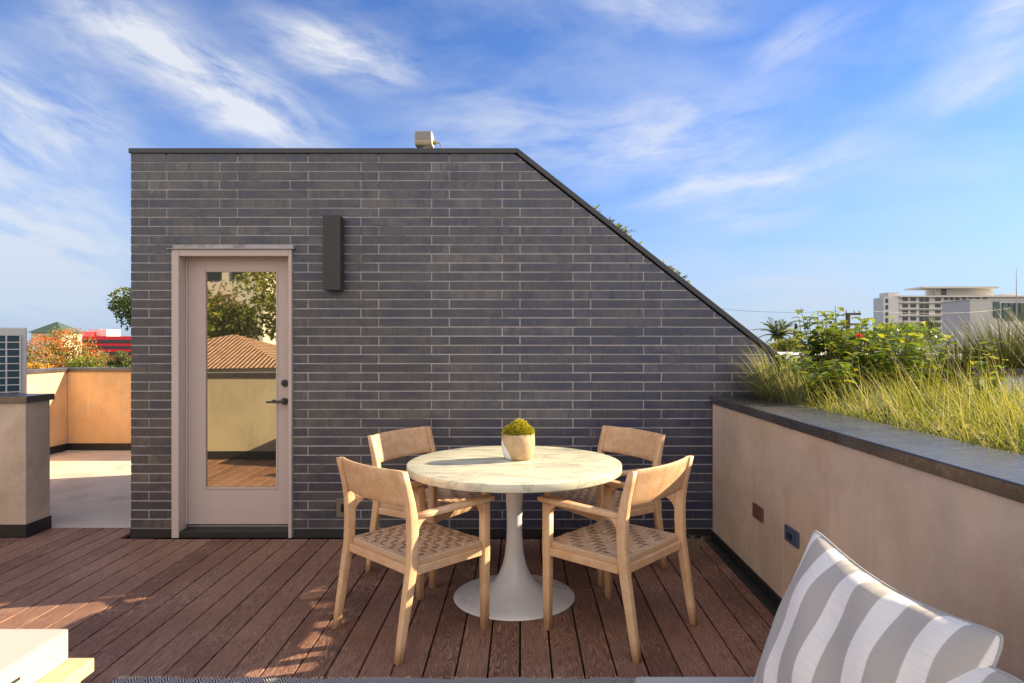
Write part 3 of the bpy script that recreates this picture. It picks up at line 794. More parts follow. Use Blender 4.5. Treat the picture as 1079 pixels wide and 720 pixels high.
# ------------------------------------------------------------------ chairs
def make_chair(label):
    t = thing('dining_chair', label, 'chair', (0,0,0), 0, 'teak armchairs around the marble table')
    def backx(z):                                # side profile of the rear post
        P = [(0, -.272), (.20, -.238), (.43, -.198), (.60, -.192), (.70, -.205), (.865, -.250)]
        for (a, xa), (b, xb) in zip(P, P[1:]):
            if z <= b: return xa + (xb - xa) * (z - a) / (b - a)
        return P[-1][1]
    hy = .272
    for s in (-1, 1):
        secs = []
        for z, wx, wy in ((.001, .017, .017), (.10, .0195, .018), (.22, .022, .019), (.34, .0245, .0195), (.43, .0255, .02), (.55, .0255, .02), (.64, .0245, .0195), (.72, .0215, .0205), (.80, .0185, .021), (.862, .0165, .021)):
            secs.append(((backx(z), s*hy, z), (wx, 0, 0), (0, wy, 0)))
        MB().rounded_bar(secs).build('rear_post', 'teak', t, smooth=True)
        secs = [((.252, s*hy, z), (w, 0, 0), (0, w*.92, 0)) for z, w in ((.001, .0185), (.2, .0215), (.42, .0235), (.638, .0235))]
        MB().rounded_bar(secs).build('front_leg', 'teak', t, smooth=True)
        A = [(-.178, .016, .646), (-.10, .0225, .648), (.05, .025, .651), (.17, .028, .654), (.25, .031, .656), (.285, .030, .656), (.300, .022, .6555)]
        m = MB(); m.rounded_bar([((x, s*(hy + .002), z), (0, w, 0), (0, 0, .0125)) for x, w, z in A])
        m.build('arm', 'teak', t, smooth=True)
                                 # curved fillets under the arm
        def fillet(cx, cz, sx, r):
            pts = [(cx, cz), (cx + sx*r, cz)]
            for k in range(1, 9):
                a = PI/2 * k / 9
                pts.append((cx + sx*r*(1 - math.sin(a)), cz - r*(1 - math.cos(a))))
            pts.append((cx, cz - r))
            return pts
        for cx, cz, sx, r in ((.2295, .640, -1, .065), (-.171, .635, 1, .07)):
            MB().prism(fillet(cx, cz, sx, r), 'y', s*hy - .0145, s*hy + .0145).build('brace', 'teak', t, bevel=.003)
        m = MB().box(-.176, .2285, s*hy - .0135, s*hy + .0135, .378, .418); m.build('side_rail', 'teak', t, bevel=.004)
    MB().box(.240, .264, -.2495, .2495, .378, .418).build('front_rail', 'teak', t, bevel=.004)
    MB().box(-.212, -.188, -.2515, .2515, .378, .418).build('rear_rail', 'teak', t, bevel=.004)
    # bowed back board
    m = MB(); n = 20; rings = []
    for i in range(n + 1):
        u = -1 + 2*i/n; y = u * .258; bow = -.036 * (1 - u*u) + .004
        ring = []
        for z, th in ((.690, .006), (.694, .0095), (.72, .010), (.78, .010), (.84, .0095), (.860, .009), (.864, .006)):
            ring.append((backx(z) + bow + th, y, z))
        for z, th in ((.864, .006), (.860, .009), (.84, .0095), (.78, .010), (.72, .010), (.694, .0095), (.690, .006)):
            ring.append((backx(z) + bow - th, y, z))
        rings.append(ring)
    m.loft(rings); m.build('backrest', 'teak', t, smooth=True)
    # woven seat
    ws = MB(); ws.ac = []; sp = .0377; half = .0168; base = .446
    def inx(x): return -.172 < x < .226
    xs = [-.186 + sp*(i + .5) for i in range(12)]; yn = 14; ys = [-.2639 + sp*(j + .5) for j in range(yn)]
    def ribbon(pts, side, rnd):
        vs = []; ac = []
        for p in pts:
            for k in (0, .33, .67, 1):
                q = 2*k - 1; vs.append(Vector(p) + Vector(side) * q * half + Vector((0, 0, -.0022 * q*q))); ac.append(k)
        fs = [(4*i + a, 4*i + a + 1, 4*i + a + 5, 4*i + a + 4) for i in range(len(pts) - 1) for a in range(3)]
        ws.add(vs, fs, rnd); ws.ac += ac
    for i, x in enumerate(xs):                   # strips running sideways
        ye = .2728 if inx(x) else .2490
        pts = [(x, -ye, base - .032), (x, -ye - (.0005), base - .010), (x, -ye + .006, base - .001)]
        for j, y in enumerate(ys):
            if abs(y) > ye - .008: continue
            up = ((i + j) % 4) in (0, 1)
            pts.append((x, y, base + (.0043 if up else -.0043)))
        pts += [(x, ye - .006, base - .001), (x, ye + .0005, base - .010), (x, ye, base - .032)]
        ribbon(pts, (1, 0, 0), R.random())
    for j, y in enumerate(ys):                   # strips running front to back
        f = .262 if abs(y) < .247 else .226; b = -.190 if abs(y) < .247 else -.170
        pts = [(b, y, base - .032), (b, y, base - .008)]
        for i, x in enumerate(xs):
            if x < b + .004 or x > f - .004: continue
            up = ((i + j) % 4) in (2, 3)
            pts.append((x, y, base + (.0043 if up else -.0043)))
        pts += [(f - .004, y, base - .002), (f, y, base - .010), (f, y, base - .032)]
        ribbon(pts, (0, 1, 0), R.random())
    o = ws.build('woven_seat', 'paper_cord', t, smooth=True)
    e = MB()
    for s in (-1, 1): e.box(-.1715, .2275, *sorted((s*.2535, s*.2765)), base - .031, base + .0015)
    e.box(.2435, .2655, -.2470, .2470, base - .031, base + .0015); e.box(-.1945, -.1725, -.2470, .2470, base - .031, base + .0015)
    e.build('seat_edge', 'cord_wrap', t, bevel=.008, seg=3)
    u = MB().box(-.165, .222, -.25, .25, base - .030, base - .011); u.build('seat_frame', 'cord_under', t, bevel=.003)
    return t
ch0 = make_chair('teak armchair with woven seat, nearer one beside the door, its back to the camera')
spots = [(-.560, 3.383, 45.3), (.500, 3.397, 138.4), (-.598, 4.300, -32), (.535, 4.33, 213.5)]
clabs = [None, 'teak armchair with woven seat, nearer one beside the striped pillow', 'teak armchair standing between the table and the brick below the wall lamp', 'teak armchair standing between the table and the planter corner, back against the brick']
for i, ((x, y, a), lb) in enumerate(zip(spots, clabs)):
    c = ch0 if i == 0 else copy_tree(ch0)
    c.location = (x, y, 0); c.rotation_euler = (0, 0, rad(a))
    if lb: c['label'] = lb

# ------------------------------------------------------------------ lounge at lower left
lg = thing('lounge_platform', 'low pale wood lounge with a white canvas cushion at the sunny corner', 'lounge', (-2.1, 1.66, 0))
def hl(m, name, mt, **k):
    o = m.build(name, mt, lg, **k); o.location = -lg.location; return o
hl(MB().box(-2.75, -1.56, .9, 2.425, .25, .30), 'platform', 'pale_plank', bevel=.004)
for a, b in ((-2.68, .97), (-1.63, .97), (-2.68, 2.355), (-1.63, 2.355)): hl(MB().box(a - .04, a + .04, b - .04, b + .04, .002, .2495), 'leg', 'pale_plank', bevel=.004)
m = MB(); cx0, cx1, cy0, cy1, cz0, cz1 = -2.72, -1.642, .95, 2.41, .302, .412
m.box(cx0, cx1, cy0, cy1, cz0, cz1)
cush = hl(m, 'cushion', 'white_canvas', bevel=.010, seg=3)
rings = []
for z in (cz0, cz1):
    ring = []
    for X, Y, a0 in ((cx1, cy1, 0), (cx0, cy1, 90), (cx0, cy0, 180), (cx1, cy0, 270)):
        ox = X - .012 * (1 if X > -2 else -1); oy = Y - .012 * (1 if Y > 1.6 else -1)
        for k in range(6): ring.append((ox + .010*math.cos(rad(a0 + 18*k)), oy + .010*math.sin(rad(a0 + 18*k)), z))
    rings.append(ring)
m = MB()
for ring, z in zip(rings, (cz0 + .004, cz1 - .004)):
    pts = [(p[0], p[1], z) for p in ring]; m.tube(pts + [pts[0]], .0032, 6)
m.build('piping', 'white_canvas', cush, smooth=True)
m = MB().box(cx1 - .001, cx1 + .004, 2.10, 2.17, .349, .358); m.build('zip_pull', 'dark_iron', cush, bevel=.001)

# ------------------------------------------------------------------ rug
m = MB(); n = 160; xa, xb = -1.74, 1.0
fr_ = [(xa + (xb - xa) * i / n, 2.845 + .006 * math.sin(i * .21) + .004 * math.sin(i * .57 + 1) - .0105 * (i / n < .03)) for i in range(n + 1)]
poly = fr_ + [(xb, .55), (xa, .55)]
m.prism(poly, 'z', .003, .0125)
rg = thing('outdoor_rug', 'grey herringbone woven rug at the bottom edge of the deck', 'rug', (-.4, 1.7, 0))
o = m.build('weave', 'rug_weave', rg); o.location = -rg.location
m = MB()
for k in range(420):
    x = xa + .01 + (xb - xa - .02) * R.random() ** (1.7 if k < 260 else 1); y = 2.845 + R.uniform(-.004, .004)
    blade(m, (x, y, .011), PI/2 + R.gauss(0, .6), R.uniform(.008, .03 if x < -1.45 else .016), 1.25, .0011, 0, 3, .3)
o = m.build('fringe', 'rug_fringe', rg); o['kind'] = 'stuff'; o.location = -rg.location

# ------------------------------------------------------------------ sofa and pillows on the right
sf = thing('outdoor_sofa', 'white canvas outdoor sofa along the planter wall', 'sofa', (.85, .9, 0))
def hs(m, name, mt, **k):
    o = m.build(name, mt, sf, **k); o.location = -sf.location; return o
hs(MB().box(.37, 1.33, -.6, 1.93, .10, .30), 'base', 'pale_plank', bevel=.01)
for a, b in ((.45, -.5), (1.25, -.5), (.45, 1.83), (1.25, 1.83)): hs(MB().box(a - .035, a + .035, b - .035, b + .035, .002, .0995), 'leg', 'pale_plank', bevel=.004)
hs(MB().box(.335, 1.12,   .68, 1.985, .301, .456), 'seat_cushion', 'white_canvas', bevel=.014, seg=4)
hs(MB().box(.335, 1.12, -.6, .672, .301, .456), 'seat_cushion', 'white_canvas', bevel=.014, seg=4)
hs(MB().box(1.125, 1.33, -.6, 1.50, .301, .700), 'back_cushion', 'white_canvas', bevel=.04, seg=4)
def pillow(label, A, B, C, T, group, seed):
    A, B, C = Vector(A), Vector(B), Vector(C); D = C + (B - A)
    ctr = (A + B + C + D) / 4; U = (B - A) / 2; V = (A - C) / 2; nrm = U.cross(V).normalized()
    m = MB(); n = 36; rr = random.Random(seed); vs = []; uv = []
    ph = [rr.uniform(0, 6) for _ in range(6)]
    for sgn in (1, -1):
        for i in range(n + 1):
            for j in range(n + 1):
                u = -1 + 2*i/n; v = -1 + 2*j/n
                pu = u * (1 - .085 * (1 - v*v) ** 1 * abs(u)**3); pv = v * (1 - .095 * (1 - u*u) * abs(v)**3)
                th = T * ((1 - u*u) ** .52) * ((1 - v*v) ** .52) * (1 + .10 * math.sin(3*u + ph[0]) * math.sin(2.4*v + ph[1]))
                rim = (1 - abs(u)) * (1 - abs(v))
                th += .006 * math.sin(9*u + 4*v + ph[2]) * min(1, rim * 6) + .005 * math.sin(7*v - 6*u + ph[3]) * min(1, rim * 6)
                cr = 1 - .055 * (u*v) ** 8
                p = U * pu * cr + V * pv * cr + nrm * sgn * max(th, .0)
                p.z -= .012 * (1 - u*u) * (v + 1)
                vs.append(p); uv.append(((u + 1)/2, (v + 1)/2))
    N = (n + 1) ** 2; fs = []
    for s_ in (0, 1):
        for i in range(n):
            for j in range(n):
                q = [s_*N + i*(n+1) + j, s_*N + (i+1)*(n+1) + j, s_*N + (i+1)*(n+1) + j + 1, s_*N + i*(n+1) + j + 1]
                fs.append(tuple(q if s_ == 0 else q[::-1]))
    m.add(vs, fs); m.uv = uv
    t = thing('striped_pillow', label, 'pillow', ctr, 0, group)
    o = m.build('cover', 'stripe_linen', t, smooth=True)
    bm = bmesh.new(); bm.from_mesh(o.data); bmesh.ops.remove_doubles(bm, verts=bm.verts, dist=1e-5); bm.to_mesh(o.data); bm.free()
    q = o.modifiers.new('Sub', 'SUBSURF'); q.levels = 1; q.render_levels = 1
    m = MB(); pts = []
    for i in range(n + 1): pts.append((-1 + 2*i/n, 1))
    for i in range(1, n + 1): pts.append((1, 1 - 2*i/n))
    for i in range(1, n + 1): pts.append((1 - 2*i/n, -1))
    for i in range(1, n + 1): pts.append((-1, -1 + 2*i/n))
    P3 = []
    for u, v in pts:
        pu = u * (1 - .085 * (1 - v*v) * abs(u)**3); pv = v * (1 - .095 * (1 - u*u) * abs(v)**3)
        cr = 1 - .055 * (u*v) ** 8; p = (U*pu + V*pv) * cr; p.z -= .012 * (1 - u*u) * (v + 1); P3.append(p)
    m.tube(P3, .0035, 6); m.build('seam', 'white_canvas', t, smooth=True)
    return t
A = at(857, 553, 1.985); B = at(1066, 668, 1.355); C = at(786, 735, 1.87)
pillow('large grey and white striped pillow leaning in front on the white sofa', A, B, C, .105, 'striped pillows on the sofa', 1)
A2 = at(897, 585, 1.90); B2 = at(1090, 720, 1.25); C2 = A2 + (C - A) + Vector((.02, -.02, -.01))
pillow('second striped pillow almost hidden behind the large one, only its tip showing', A2, B2, C2, .07, 'striped pillows on the sofa', 2)

# ------------------------------------------------------------------ far things
def tree(name, label, x, y, zc, rx, rz_, mt, n, leaf, group=None, seed=1, trunk_to=-9.0, lumps=14, cat='tree'):
    rr = random.Random(seed)
    t = thing(name, label, cat, (x, y, trunk_to), 0, group)
    zz = zc - trunk_to
    m = MB(); cs_ = []
    for k in range(lumps):
        d = rdir(rr); f = rr.uniform(.35, .8)
        cs_.append((Vector((d.x*rx*f, d.y*rx*f, zz + d.z*rz_*f)), rr.uniform(.28, .5), rr.gauss(0, .18)))
    for k in range(n):
        c, s, tone = rr.choice(cs_); d = rdir(rr); q = rr.uniform(.55, 1.05) ** .5
        p = c + Vector((d.x*rx*s*q, d.y*rx*s*q, d.z*rz_*s*q))
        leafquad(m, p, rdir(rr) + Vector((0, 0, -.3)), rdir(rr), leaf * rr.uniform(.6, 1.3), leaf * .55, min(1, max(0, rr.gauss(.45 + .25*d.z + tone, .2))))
    m.build('crown', mt, t)
    m = MB(); tr_ = max(.06, rx * .07)
    m.tube([(0, 0, 0), (.1, 0, zz*.4), (0, .1, zz - rz_*.3)], [tr_*1.4, tr_, tr_*.5], 8)
    for c, s, tone in cs_[:7]: m.tube([(0, .05, zz - rz_*.6), (Vector((0, .05, zz - rz_*.6)) + c) / 2 + Vector((0, 0, .1)), c], [tr_*.45, tr_*.3, tr_*.12], 5)
    m.build('trunk', 'bark', t)
    return t
def T(px, py, Y, rpx): p = at(px, py, Y); return p.x, p.y, p.z, rpx * Y / F
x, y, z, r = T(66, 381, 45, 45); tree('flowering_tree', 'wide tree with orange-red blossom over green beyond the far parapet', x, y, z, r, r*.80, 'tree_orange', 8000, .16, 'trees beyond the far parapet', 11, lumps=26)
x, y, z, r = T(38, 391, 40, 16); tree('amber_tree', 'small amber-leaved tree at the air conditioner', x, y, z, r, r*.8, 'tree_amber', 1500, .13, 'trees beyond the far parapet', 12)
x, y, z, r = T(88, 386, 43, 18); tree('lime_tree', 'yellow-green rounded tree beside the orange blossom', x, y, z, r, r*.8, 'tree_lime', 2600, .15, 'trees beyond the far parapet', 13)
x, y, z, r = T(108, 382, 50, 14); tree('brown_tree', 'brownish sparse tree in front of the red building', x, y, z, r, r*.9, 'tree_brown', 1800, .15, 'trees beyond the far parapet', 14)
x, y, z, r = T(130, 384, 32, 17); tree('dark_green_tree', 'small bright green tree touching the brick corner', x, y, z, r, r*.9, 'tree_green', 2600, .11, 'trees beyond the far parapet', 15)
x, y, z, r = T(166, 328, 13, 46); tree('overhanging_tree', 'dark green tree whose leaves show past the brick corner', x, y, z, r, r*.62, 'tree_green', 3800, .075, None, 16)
# red building
rb = thing('red_building', 'long bright red building with dark ribbon windows far away', 'building', (-70, 110, -9))
def box_at(px0, px1, py0, py1, Y, depth, base, zfloor=None):
    a = at(px0, py0, Y); b = at(px1, py1, Y)
    return MB().box(a.x - base.x, b.x - base.x, Y - base.y, Y + depth - base.y, (b.z if zfloor is None else zfloor) - base.z, a.z - base.z)
bl = rb.location
box_at(60, 165, 354.5, 0, 110, 18, bl, -9).build('wall', 'red_panel', rb)
box_at(66, 86, 349.5, 354.5, 110.2, 10, bl).build('tower_block', 'red_panel', rb)
for a, b in ((358.2, 361.6), (364.8, 367.6), (371, 374)): box_at(88, 164, a, b, 109.85, .1, bl).build('ribbon_window', 'far_glass', rb)
box_at(93, 105, 347, 354.4, 114, 4, bl).build('rooftop_unit', 'pale_box', rb); box_at(105.1, 112, 347.2, 354.4, 114, 4, bl).build('rooftop_unit', 'hotel_cream', rb)
# pavilion with green pyramid roof
gp = thing('green_roofed_house', 'house with a green pyramid roof showing above the orange tree', 'building', (at(48, 0, 80).x, 82, -9))
a = 19 * 80 / F; ze = at(0, 350.5, 80).z + 9; za = at(0, 338.5, 80).z + 9
MB().add([(-a, -a, ze), (a, -a, ze), (a, a, ze), (-a, a, ze), (0, 0, za)], [(0,1,4), (1,2,4), (2,3,4), (3,0,4), (3,2,1,0)]).build('roof', 'green_roof', gp)
MB().box(-a*.85, a*.85, -a*.85, a*.85, 0, ze - .01).build('wall', 'stucco_cream', gp)
# hotel
HY = 160.0
ht = thing('hotel_block', 'tall white slab hotel with rows of windows and an overhanging roof', 'building', (at(990, 0, HY).x, HY, -9)); hl_ = ht.location
box_at(947.5, 1110, 312.6, 0, HY, 9, hl_, -9).build('wall', 'hotel_stucco', ht)
box_at(931, 947.3, 313.4, 0, HY - .4, 4.6, hl_, -9).build('stair_tower', 'hotel_stucco', ht)
box_at(936, 947, 308.2, 313.3, HY + .5, 4, hl_).build('tower_cap', 'hotel_cream', ht)
box_at(947.4, 1110, 311.6, 313.0, HY - 1.0, 10, hl_).build('roof_slab', 'hotel_cream', ht)
box_at(986, 1047, 303.8, 311.5, HY + 2, 4, hl_).build('penthouse', 'hotel_cream', ht)
box_at(972, 1053, 302, 303.7, HY - 1, 7.5, hl_).build('canopy_roof', 'hotel_cream', ht)
for px in (974.5, 981): box_at(px, px + .35, 303.8, 311.5, HY + 1, .1, hl_).build('canopy_post', 'hotel_cream', ht)
box_at(992, 997.5, 304.6, 311, HY + 1.9, .15, hl_).build('vent_opening', 'far_glass', ht)
box_at(1060, 1075, 309.6, 311.5, HY + 3, 6, hl_).build('rooftop_unit', 'hotel_cream', ht)
for r_ in range(7):
    yy = 313.6 + r_ * 6.85
    for px in (951.2, 959.7):
        box_at(px, px + 5.6, yy, yy + 3.6, HY - .12, .1, hl_).build('window', 'far_glass', ht)
    box_at(969, 973.6, yy, yy + 4.4, HY - .12, .1, hl_).build('window', 'far_glass', ht); box_at(974.6, 979, yy, yy + 4.4, HY - .12, .1, hl_).build('window', 'far_glass', ht)
    box_at(985.6, 991.4, yy, yy + 3.6, HY - .12, .1, hl_).build('window', 'far_glass', ht)
    box_at(947.6, 1000, yy + 4.9, yy + 5.6, HY - .7, .6, hl_).build('ledge', 'hotel_cream', ht)
    box_at(933.2, 936, yy + 1.2, yy + 5.6, HY - .52, .1, hl_).build('window', 'far_glass', ht)
for px in (995, 1001, 1007, 1014, 1021, 1028, 1036):
    box_at(px, px + 4.2, 313.6, 316.4, HY - .12, .1, hl_).build('window', 'far_glass', ht)
# grey box building
GY = 60.0
gb = thing('grey_box_tower', 'plain grey box building with teal windows in front of the hotel', 'building', (at(1040, 0, GY).x, GY, -9)); gl = gb.location
box_at(1022, 1130, 316, 0, GY, 4, gl, -9).build('wall', 'grey_panel', gb)
box_at(1021.3, 1131, 315.4, 315.95, GY - .06, 4.1, gl).build('parapet_cap', 'pale_box', gb)
box_at(1047, 1053.5, 318, 335, GY - .1, .09, gl).build('window', 'teal_glass', gb)
box_at(1056, 1124, 319.5, 338, GY - .1, .09, gl).build('window', 'teal_glass', gb)
m = MB()
for px in (1056, 1062, 1068, 1074, 1080, 1086): 
    q = at(px, 0, GY); m.box(q.x - .03 - gl.x, q.x + .03 - gl.x, -.16, -.101, at(0, 338, GY).z + 9, at(0, 319.5, GY).z + 9)
m.build('mullion', 'dark_iron', gb)
am = at(1071, 340, 58)
an = thing('radio_mast', 'thin whip antenna rising beside the grey box building', 'antenna', (am.x, 58, am.z)); MB().tube([(0, 0, -3), (0, 0, 2.5), (0, 0, at(0, 283, 58).z - am.z)], [.05, .035, .015], 6).build('mast', 'flood_grey', an)
for x0_, lb in ((976, 'dark feathery tree growing in front of the hotel windows'),):
    x, y, z, r = T(980, 349, 75, 14); tree('dark_tree', lb, x, y, z, r, r*1.1, 'tree_green', 2400, .22, None, 21)
# neighbour flat roof
nb = thing('neighbour_house', 'neighbouring house with a flat white roof beyond the shrubs', 'building', (7.0, 15, -9))
MB().box(-2.3, 2.3, -.8, 6, 0, 10.05).build('wall', 'stucco_cream', nb); MB().box(-2.5, 2.6, -1, 6.2, 10.06, 10.2).build('roof', 'white_roof', nb, bevel=.01)
MB().box(.9, 1.9, .5, 1.6, 10.205, 10.42).build('skylight', 'galv_metal', nb, bevel=.02)
x, y, z, r = T(830, 368, 18, 24); tree('lime_bush', 'bright yellow-green bush behind the raked brick edge', x, y, z, r, r*.5, 'tree_lime', 2200, .10, None, 22)
x, y, z, r = T(918, 357, 24, 60); tree('hedge_tree', 'broad green tree behind the planter shrubs', x, y, z, r, r*.32, 'shrub_leaf', 4200, .15, None, 23, lumps=22)
x, y, z, r = T(1015, 378, 26, 40); tree('olive_tree', 'olive tree low behind the reed grasses', x, y, z, r, r*.4, 'tree_green', 2200, .16, None, 24)
# palm
pp = at(820, 350, 42)
pm = thing('palm_tree', 'feathery palm crown on the skyline beside the raked brick edge', 'palm', (pp.x, 42, -9))
zz = pp.z + 9
MB().tube([(0, 0, 0), (.15, 0, zz*.5), (0, 0, zz - .2)], [.2, .15, .13], 8).build('trunk', 'bark', pm)
m = MB(); rr = random.Random(5)
for k in range(30):
    az = rr.uniform(0, 2*PI); el = rr.uniform(-.2, 1.35); L = rr.uniform(1.1, 1.7)
    d = Vector((math.cos(az)*math.cos(el), math.sin(az)*math.cos(el), math.sin(el))); p = Vector((0, 0, zz - .2)); prev = p.copy()
    for s in range(9):
        d = (d + Vector((0, 0, -.13))).normalized(); p = p + d * L / 9
        sd = d.cross(Vector((0,0,1))).normalized()
        for q in (-1, 1):
            for e in range(2): leafquad(m, prev + (p - prev) * e * .5, sd * q + d * .6 + Vector((0, 0, -.35)), d, .42 * (1 - s*.06), .05, rr.random())
        prev = p.copy()
m.build('fronds', 'tree_green', pm)
cy = at(838.5, 350, 45); ct = thing('cypress', 'thin dark cypress next to the palm', 'tree', (cy.x, 45, -9))
m = MB(); rr = random.Random(6)
for k in range(900):
    h = rr.random(); w = .42 * (1 - h) ** .7; a = rr.uniform(0, 2*PI)
    leafquad(m, (w*math.cos(a)*rr.random(), w*math.sin(a)*rr.random(), cy.z + 9 - 2.2 + 2.6*h), (rr.uniform(-.3, .3), rr.uniform(-.3, .3), 1), rdir(rr), .22, .09, rr.random() * .4)
m.build('crown', 'tree_green', ct); MB().tube([(0, 0, 0), (0, 0, cy.z + 9)], [.12, .04], 6).build('trunk', 'bark', ct)
# utility pole and wires
up = at(893.5, 330, 36); ug = thing('utility_pole', 'wooden utility pole with two crossarms behind the shrubs', 'utility pole', (up.x, 36, -9))
zt = up.z + 9
MB().tube([(0, 0, 0), (0, 0, zt)], [.16, .12], 10).build('pole', 'pole_wood', ug)
for dz, w in ((-.06, .62), (-.62, .95)):
    o = MB().box(-w*.35 if dz > -.1 else -w, w, -.17, -.125, zt + dz - .06, zt + dz + .06).build('crossarm', 'pole_wood', ug)
for dx, dz in ((.28, 0), (.55, 0), (-.15, 0), (-.8, -.56), (.8, -.56)): MB().lathe([(.02, 0), (.045, .03), (.03, .07), (.045, .10), (.01, .14)], 8, (dx, -.147, zt + dz + .001)).build('insulator', 'flood_grey', ug)
for (xa_, za_), (xb_, yb_, zb_), lb in (((-.15, .13), (-9.5, 37, .55), 'upper power wire running from the pole to the raked edge'), ((-.8, -.43), (-9.5, 36.5, -.35), 'lower power wire running from the pole to the raked edge'), ((.55, .13), (26, 60, 1.4), 'power wire running from the pole past the hotel')):
    t = thing('power_wire', lb, 'wire', (up.x + xa_, 35.85, up.z + za_), 0, 'wires on the utility pole')
    P = []
    for i in range(17):
        s = i / 16; P.append((xb_*s, (yb_ - 36)*s, zb_*s - 1.2*s*(1-s)))
    MB().tube(P, .008, 5).build('cable', 'wire_black', t)

# far wooded streets that read as one mass under the horizon
m = MB(); rr = random.Random(77)
for k in range(130):
    az = rr.uniform(-1.7, 1.0); d = rr.uniform(190, 300); c = Vector((d*math.sin(az), d*math.cos(az), rr.uniform(-6, -3.5))); r = rr.uniform(4, 8)
    for j in range(70):
        v = rdir(rr); p = c + Vector((v.x*r, v.y*r, abs(v.z)*r*.75 - 2))
        leafquad(m, p, rdir(rr), rdir(rr), 2.2, 1.5, min(1, max(0, rr.gauss(.35 + .3*v.z, .2))))
tag(m.build('distant_trees', 'tree_green'), 'far belt of trees below the horizon', 'trees', None, 'stuff')
# ------------------------------------------------------------------ behind the camera: what the door glass mirrors
hx, hy_ = -11.2, -15.5
hh = thing('tile_roof_house', 'cream house with a terracotta tile roof mirrored in the door', 'house', (hx, hy_, -9))
MB().box(-3.6, 3.0, -4, 3.2, 0, 9.60).build('wall', 'stucco_cream', hh)
MB().add([(-4.1, -4.5, 9.61), (3.5, -4.5, 9.61), (3.5, 3.7, 9.61), (-4.1, 3.7, 9.61), (-.6, -1.2, 10.75), (.3, .4, 10.75)], [(0,1,4), (1,2,5,4), (2,3,5), (3,0,4,5), (3,2,1,0)]).build('roof', 'roof_tile', hh)
for wx in (-2.2, -.6, 1.2): 
    w = MB().box(wx - .35, wx + .35, 3.15, 3.24, 8.2, 9.35).build('window', 'far_glass', hh)
    fm = MB(); fm.box(wx - .42, wx - .351, 3.18, 3.28, 8.15, 9.40); fm.box(wx + .351, wx + .42, 3.18, 3.28, 8.15, 9.40); fm.box(wx - .35, wx + .35, 3.18, 3.28, 9.351, 9.40); fm.build('frame', 'white_roof', w)
for i, (x, y, zc, r, mt, lb) in enumerate(((-17.0, -26, 2.0, 3.0, 'tree_lime', 'tall leafy tree mirrored at the door glass top'), (-12.0, -27, 4.2, 3.6, 'tree_lime', 'light green tree mirrored behind the tile roof'), (-21.5, -33, 2.2, 3.6, 'tree_brown', 'brownish tree mirrored behind the leafy tree'), (-15, -36, 5.0, 5.0, 'tree_lime', 'large far tree mirrored at the middle of the door'), (-8.0, -24, 2.8, 3.0, 'tree_green', 'round tree mirrored beside the tile roof'))):
    tree('mirrored_tree', lb, x, y, zc, r, r*.9, mt, 4200, .3, 'trees behind the camera', 40 + i, lumps=18)
wh = thing('hillside_house', 'pale terraced house mirrored high in the door glass', 'house', (-27, -48, -9))
MB().box(-6, 6, -4, 4, 0, 19).build('wall', 'hotel_cream', wh); MB().box(-6.4, 6.4, -4.4, 4.4, 19.01, 19.4).build('roof', 'white_roof', wh)
for i in range(5): MB().box(-5 + i*2.1, -3.8 + i*2.1, 4.0, 4.08, 15.5, 17.6).build('window', 'far_glass', wh)

# ------------------------------------------------------------------ light, sky, camera
EL, AZ = rad(23.4), rad(16.5)                    # sun height; angle behind the wall plane, from +X towards +Y
sd = Vector((math.cos(EL)*math.cos(AZ), math.cos(EL)*math.sin(AZ), math.sin(EL)))
sun = bpy.data.lights.new('sun', 'SUN'); sun.energy = 5.0; sun.angle = rad(.5); sun.color = (1, .81, .54)
so = bpy.data.objects.new('sun', sun); COL.objects.link(so); so.rotation_euler = (-sd).to_track_quat('-Z', 'Y').to_euler(); so.location = (20, 8, 12)
w = bpy.data.worlds.new('World'); scene.world = w; w.use_nodes = True
nt = NT(w.node_tree); nt.n.clear()
sky = nt.new('ShaderNodeTexSky', sky_type='NISHITA'); sky.sun_disc = False
sky.sun_elevation = EL; sky.sun_rotation = PI/2 - AZ; sky.altitude = 60; sky.air_density = 1.0; sky.dust_density = .6; sky.ozone_density = 3.0
dvec = nt.vmath('NORMALIZE', nt.coord('Generated'))
dx, dy, dz = nt.sep(dvec)
az = nt.math('ARCTAN2', dx, dy); el = nt.math('ARCSINE', dz)
q = nt.comb(az, nt.math('MULTIPLY', el, 1.0), 0)
warp = nt.noise(nt.mapping(q, (5, 7, 1)), 1, 3, .5, 0, 1)
qw = nt.vmath('ADD', q, nt.vmath('MULTIPLY', nt.vmath('SUBTRACT', warp, (.5, .5, .5)), (.05, .035, 0)))
def ae(px, py):
    u, v = (px - VX) / F, (VY - py) / F
    return math.atan(u), math.atan(v / math.sqrt(1 + u*u))
streaks = [((70, 0), (390, 168), 52, .95), ((235, 5), (470, 85), 42, .75), ((-90, 60), (150, 210), 105, .62), ((-110, 190), (170, 300), 75, .9), ((-110, 285), (160, 340), 45, .7),
           ((400, 135), (640, 120), 60, .35), ((500, 165), (880, 105), 62, .50), ((620, 222), (965, 145), 34, .62), ((680, 246), (880, 214), 22, .5), ((780, 75), (930, -5), 26, .40),
           ((940, 125), (1120, 45), 34, .5), ((1010, 40), (1140, -15), 32, .6), ((720, 316), (960, 300), 30, .65), ((740, 275), (1050, 268), 20, .35), ((560, -10), (860, 10), 30, .35), ((0, -5), (220, 40), 60, .55), ((-120, 250), (90, 262), 34, .9), ((-100, 305), (120, 300), 22, .7), ((860, 318), (1100, 312), 16, .5), ((880, 352), (730, 344), 14, .5)]
acc = None
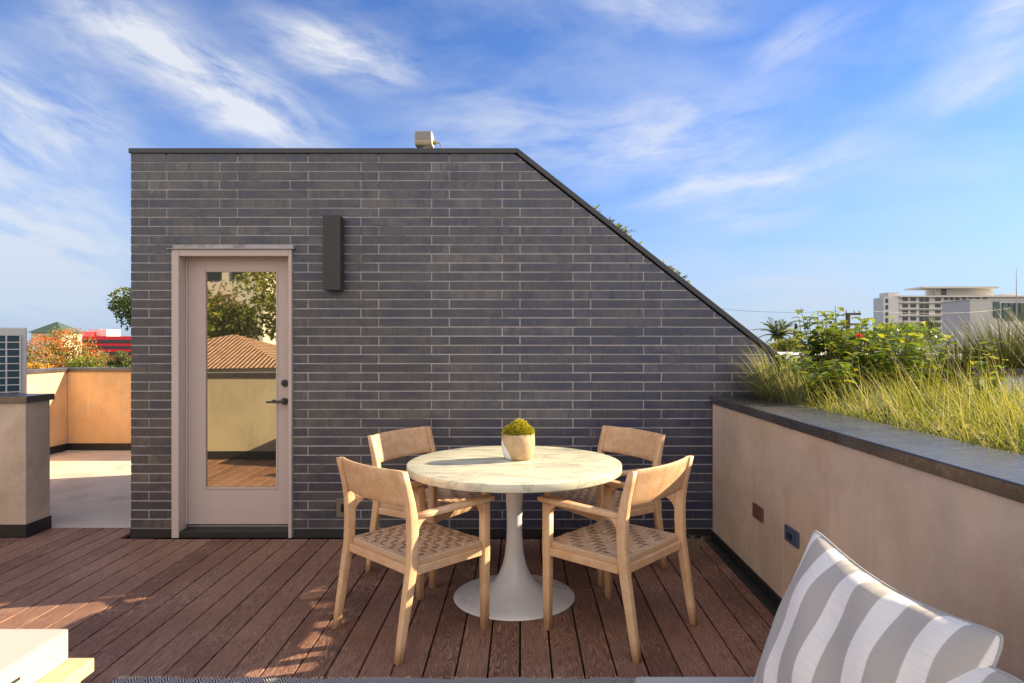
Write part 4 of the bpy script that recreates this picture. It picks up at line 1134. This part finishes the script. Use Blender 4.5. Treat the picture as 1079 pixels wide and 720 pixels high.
for i, (a, b, wd, st) in enumerate(streaks):
    a0, a1 = ae(*a); b0, b1 = ae(*b)
    ang = math.atan2(b1 - a1, b0 - a0); L = math.hypot(b0 - a0, b1 - a1) / 2 * 1.15
    m = nt.mapping(qw, (L, wd / F, 1), ((a0 + b0)/2, (a1 + b1)/2, 0), (0, 0, ang), 'TEXTURE')
    mask = nt.remap(nt.vmath('LENGTH', m, out=1), 1.0, .1, 0, 1, True)
    nz = nt.noise(nt.mapping(m, (L*6.5, wd/F*22, 1), (i*3.7, i*1.9, 0)), 1, 10, .60, .35)
    fil = nt.noise(nt.mapping(m, (L*9, wd/F*75, 1), (i*1.7, i*5.9, 0)), 1, 7, .6, .5)
    nz = nt.math('MULTIPLY', nt.remap(nz, .33, .72, 0, 1), nt.remap(fil, .25, .7, .78, 1.06))
    v = nt.math('MULTIPLY', nt.math('MULTIPLY', mask, nz), st * 1.6)
    acc = v if acc is None else nt.math('ADD', acc, v)
thin = nt.remap(nt.noise(nt.mapping(qw, (3.5, 9, 1), rot=(0, 0, -.25)), 1, 7, .58, .2), .40, .8, 0, .34)
acc = nt.math('ADD', acc, thin)
acc = nt.math('MULTIPLY', acc, nt.remap(dz, 0, .05, .3, 1), clamp=True)
acc = nt.math('MINIMUM', acc, .85)
SK = .060
tint = nt.mix(1, sky.outputs[0], (.60, .79, 1.16), 'MULTIPLY')
cloud = nt.mix(acc, tint, (.305 / SK, .312 / SK, .325 / SK))
hz = nt.remap(dz, .30, -.02, 0, .8, True)
cloud = nt.mix(hz, cloud, (.180 / SK, .220 / SK, .285 / SK))
# bright cloud cover added out of view behind the camera to lift the shaded brick
fill_bank = nt.math('MULTIPLY', nt.remap(dy, -.05, -.45, 0, 1, True), nt.remap(nt.noise(nt.mapping(dvec, (2, 2, 4)), 1.2, 6, .6, .3), .30, .58, .35, 1))
fill_bank = nt.math('MULTIPLY', fill_bank, nt.remap(dz, .0, .06, .4, 1))
cloud = nt.mix(fill_bank, cloud, (.62 / SK, .575 / SK, .52 / SK))
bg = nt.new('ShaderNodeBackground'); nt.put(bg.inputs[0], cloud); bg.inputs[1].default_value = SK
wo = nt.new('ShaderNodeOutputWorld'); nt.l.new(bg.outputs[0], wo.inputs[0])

cam = bpy.data.cameras.new('camera'); cam.sensor_width = 36; cam.lens = 36 * F / 1079; cam.clip_start = .05; cam.clip_end = 3000
cam.shift_x = -(VX - 539.5) / 1079; cam.shift_y = (VY - 360) / 1079
co = bpy.data.objects.new('camera', cam); COL.objects.link(co); co.location = (0, 0, H); co.rotation_euler = (PI/2, 0, 0)
scene.camera = co
vs = scene.view_settings; vs.view_transform = 'Standard'; vs.look = 'None'; vs.exposure = 1.55; vs.gamma = 1; vs.use_curve_mapping = False
scene.cycles.max_bounces = 8; scene.cycles.diffuse_bounces = 5; scene.cycles.use_denoising = True
scene.cycles.sample_clamp_indirect = 6
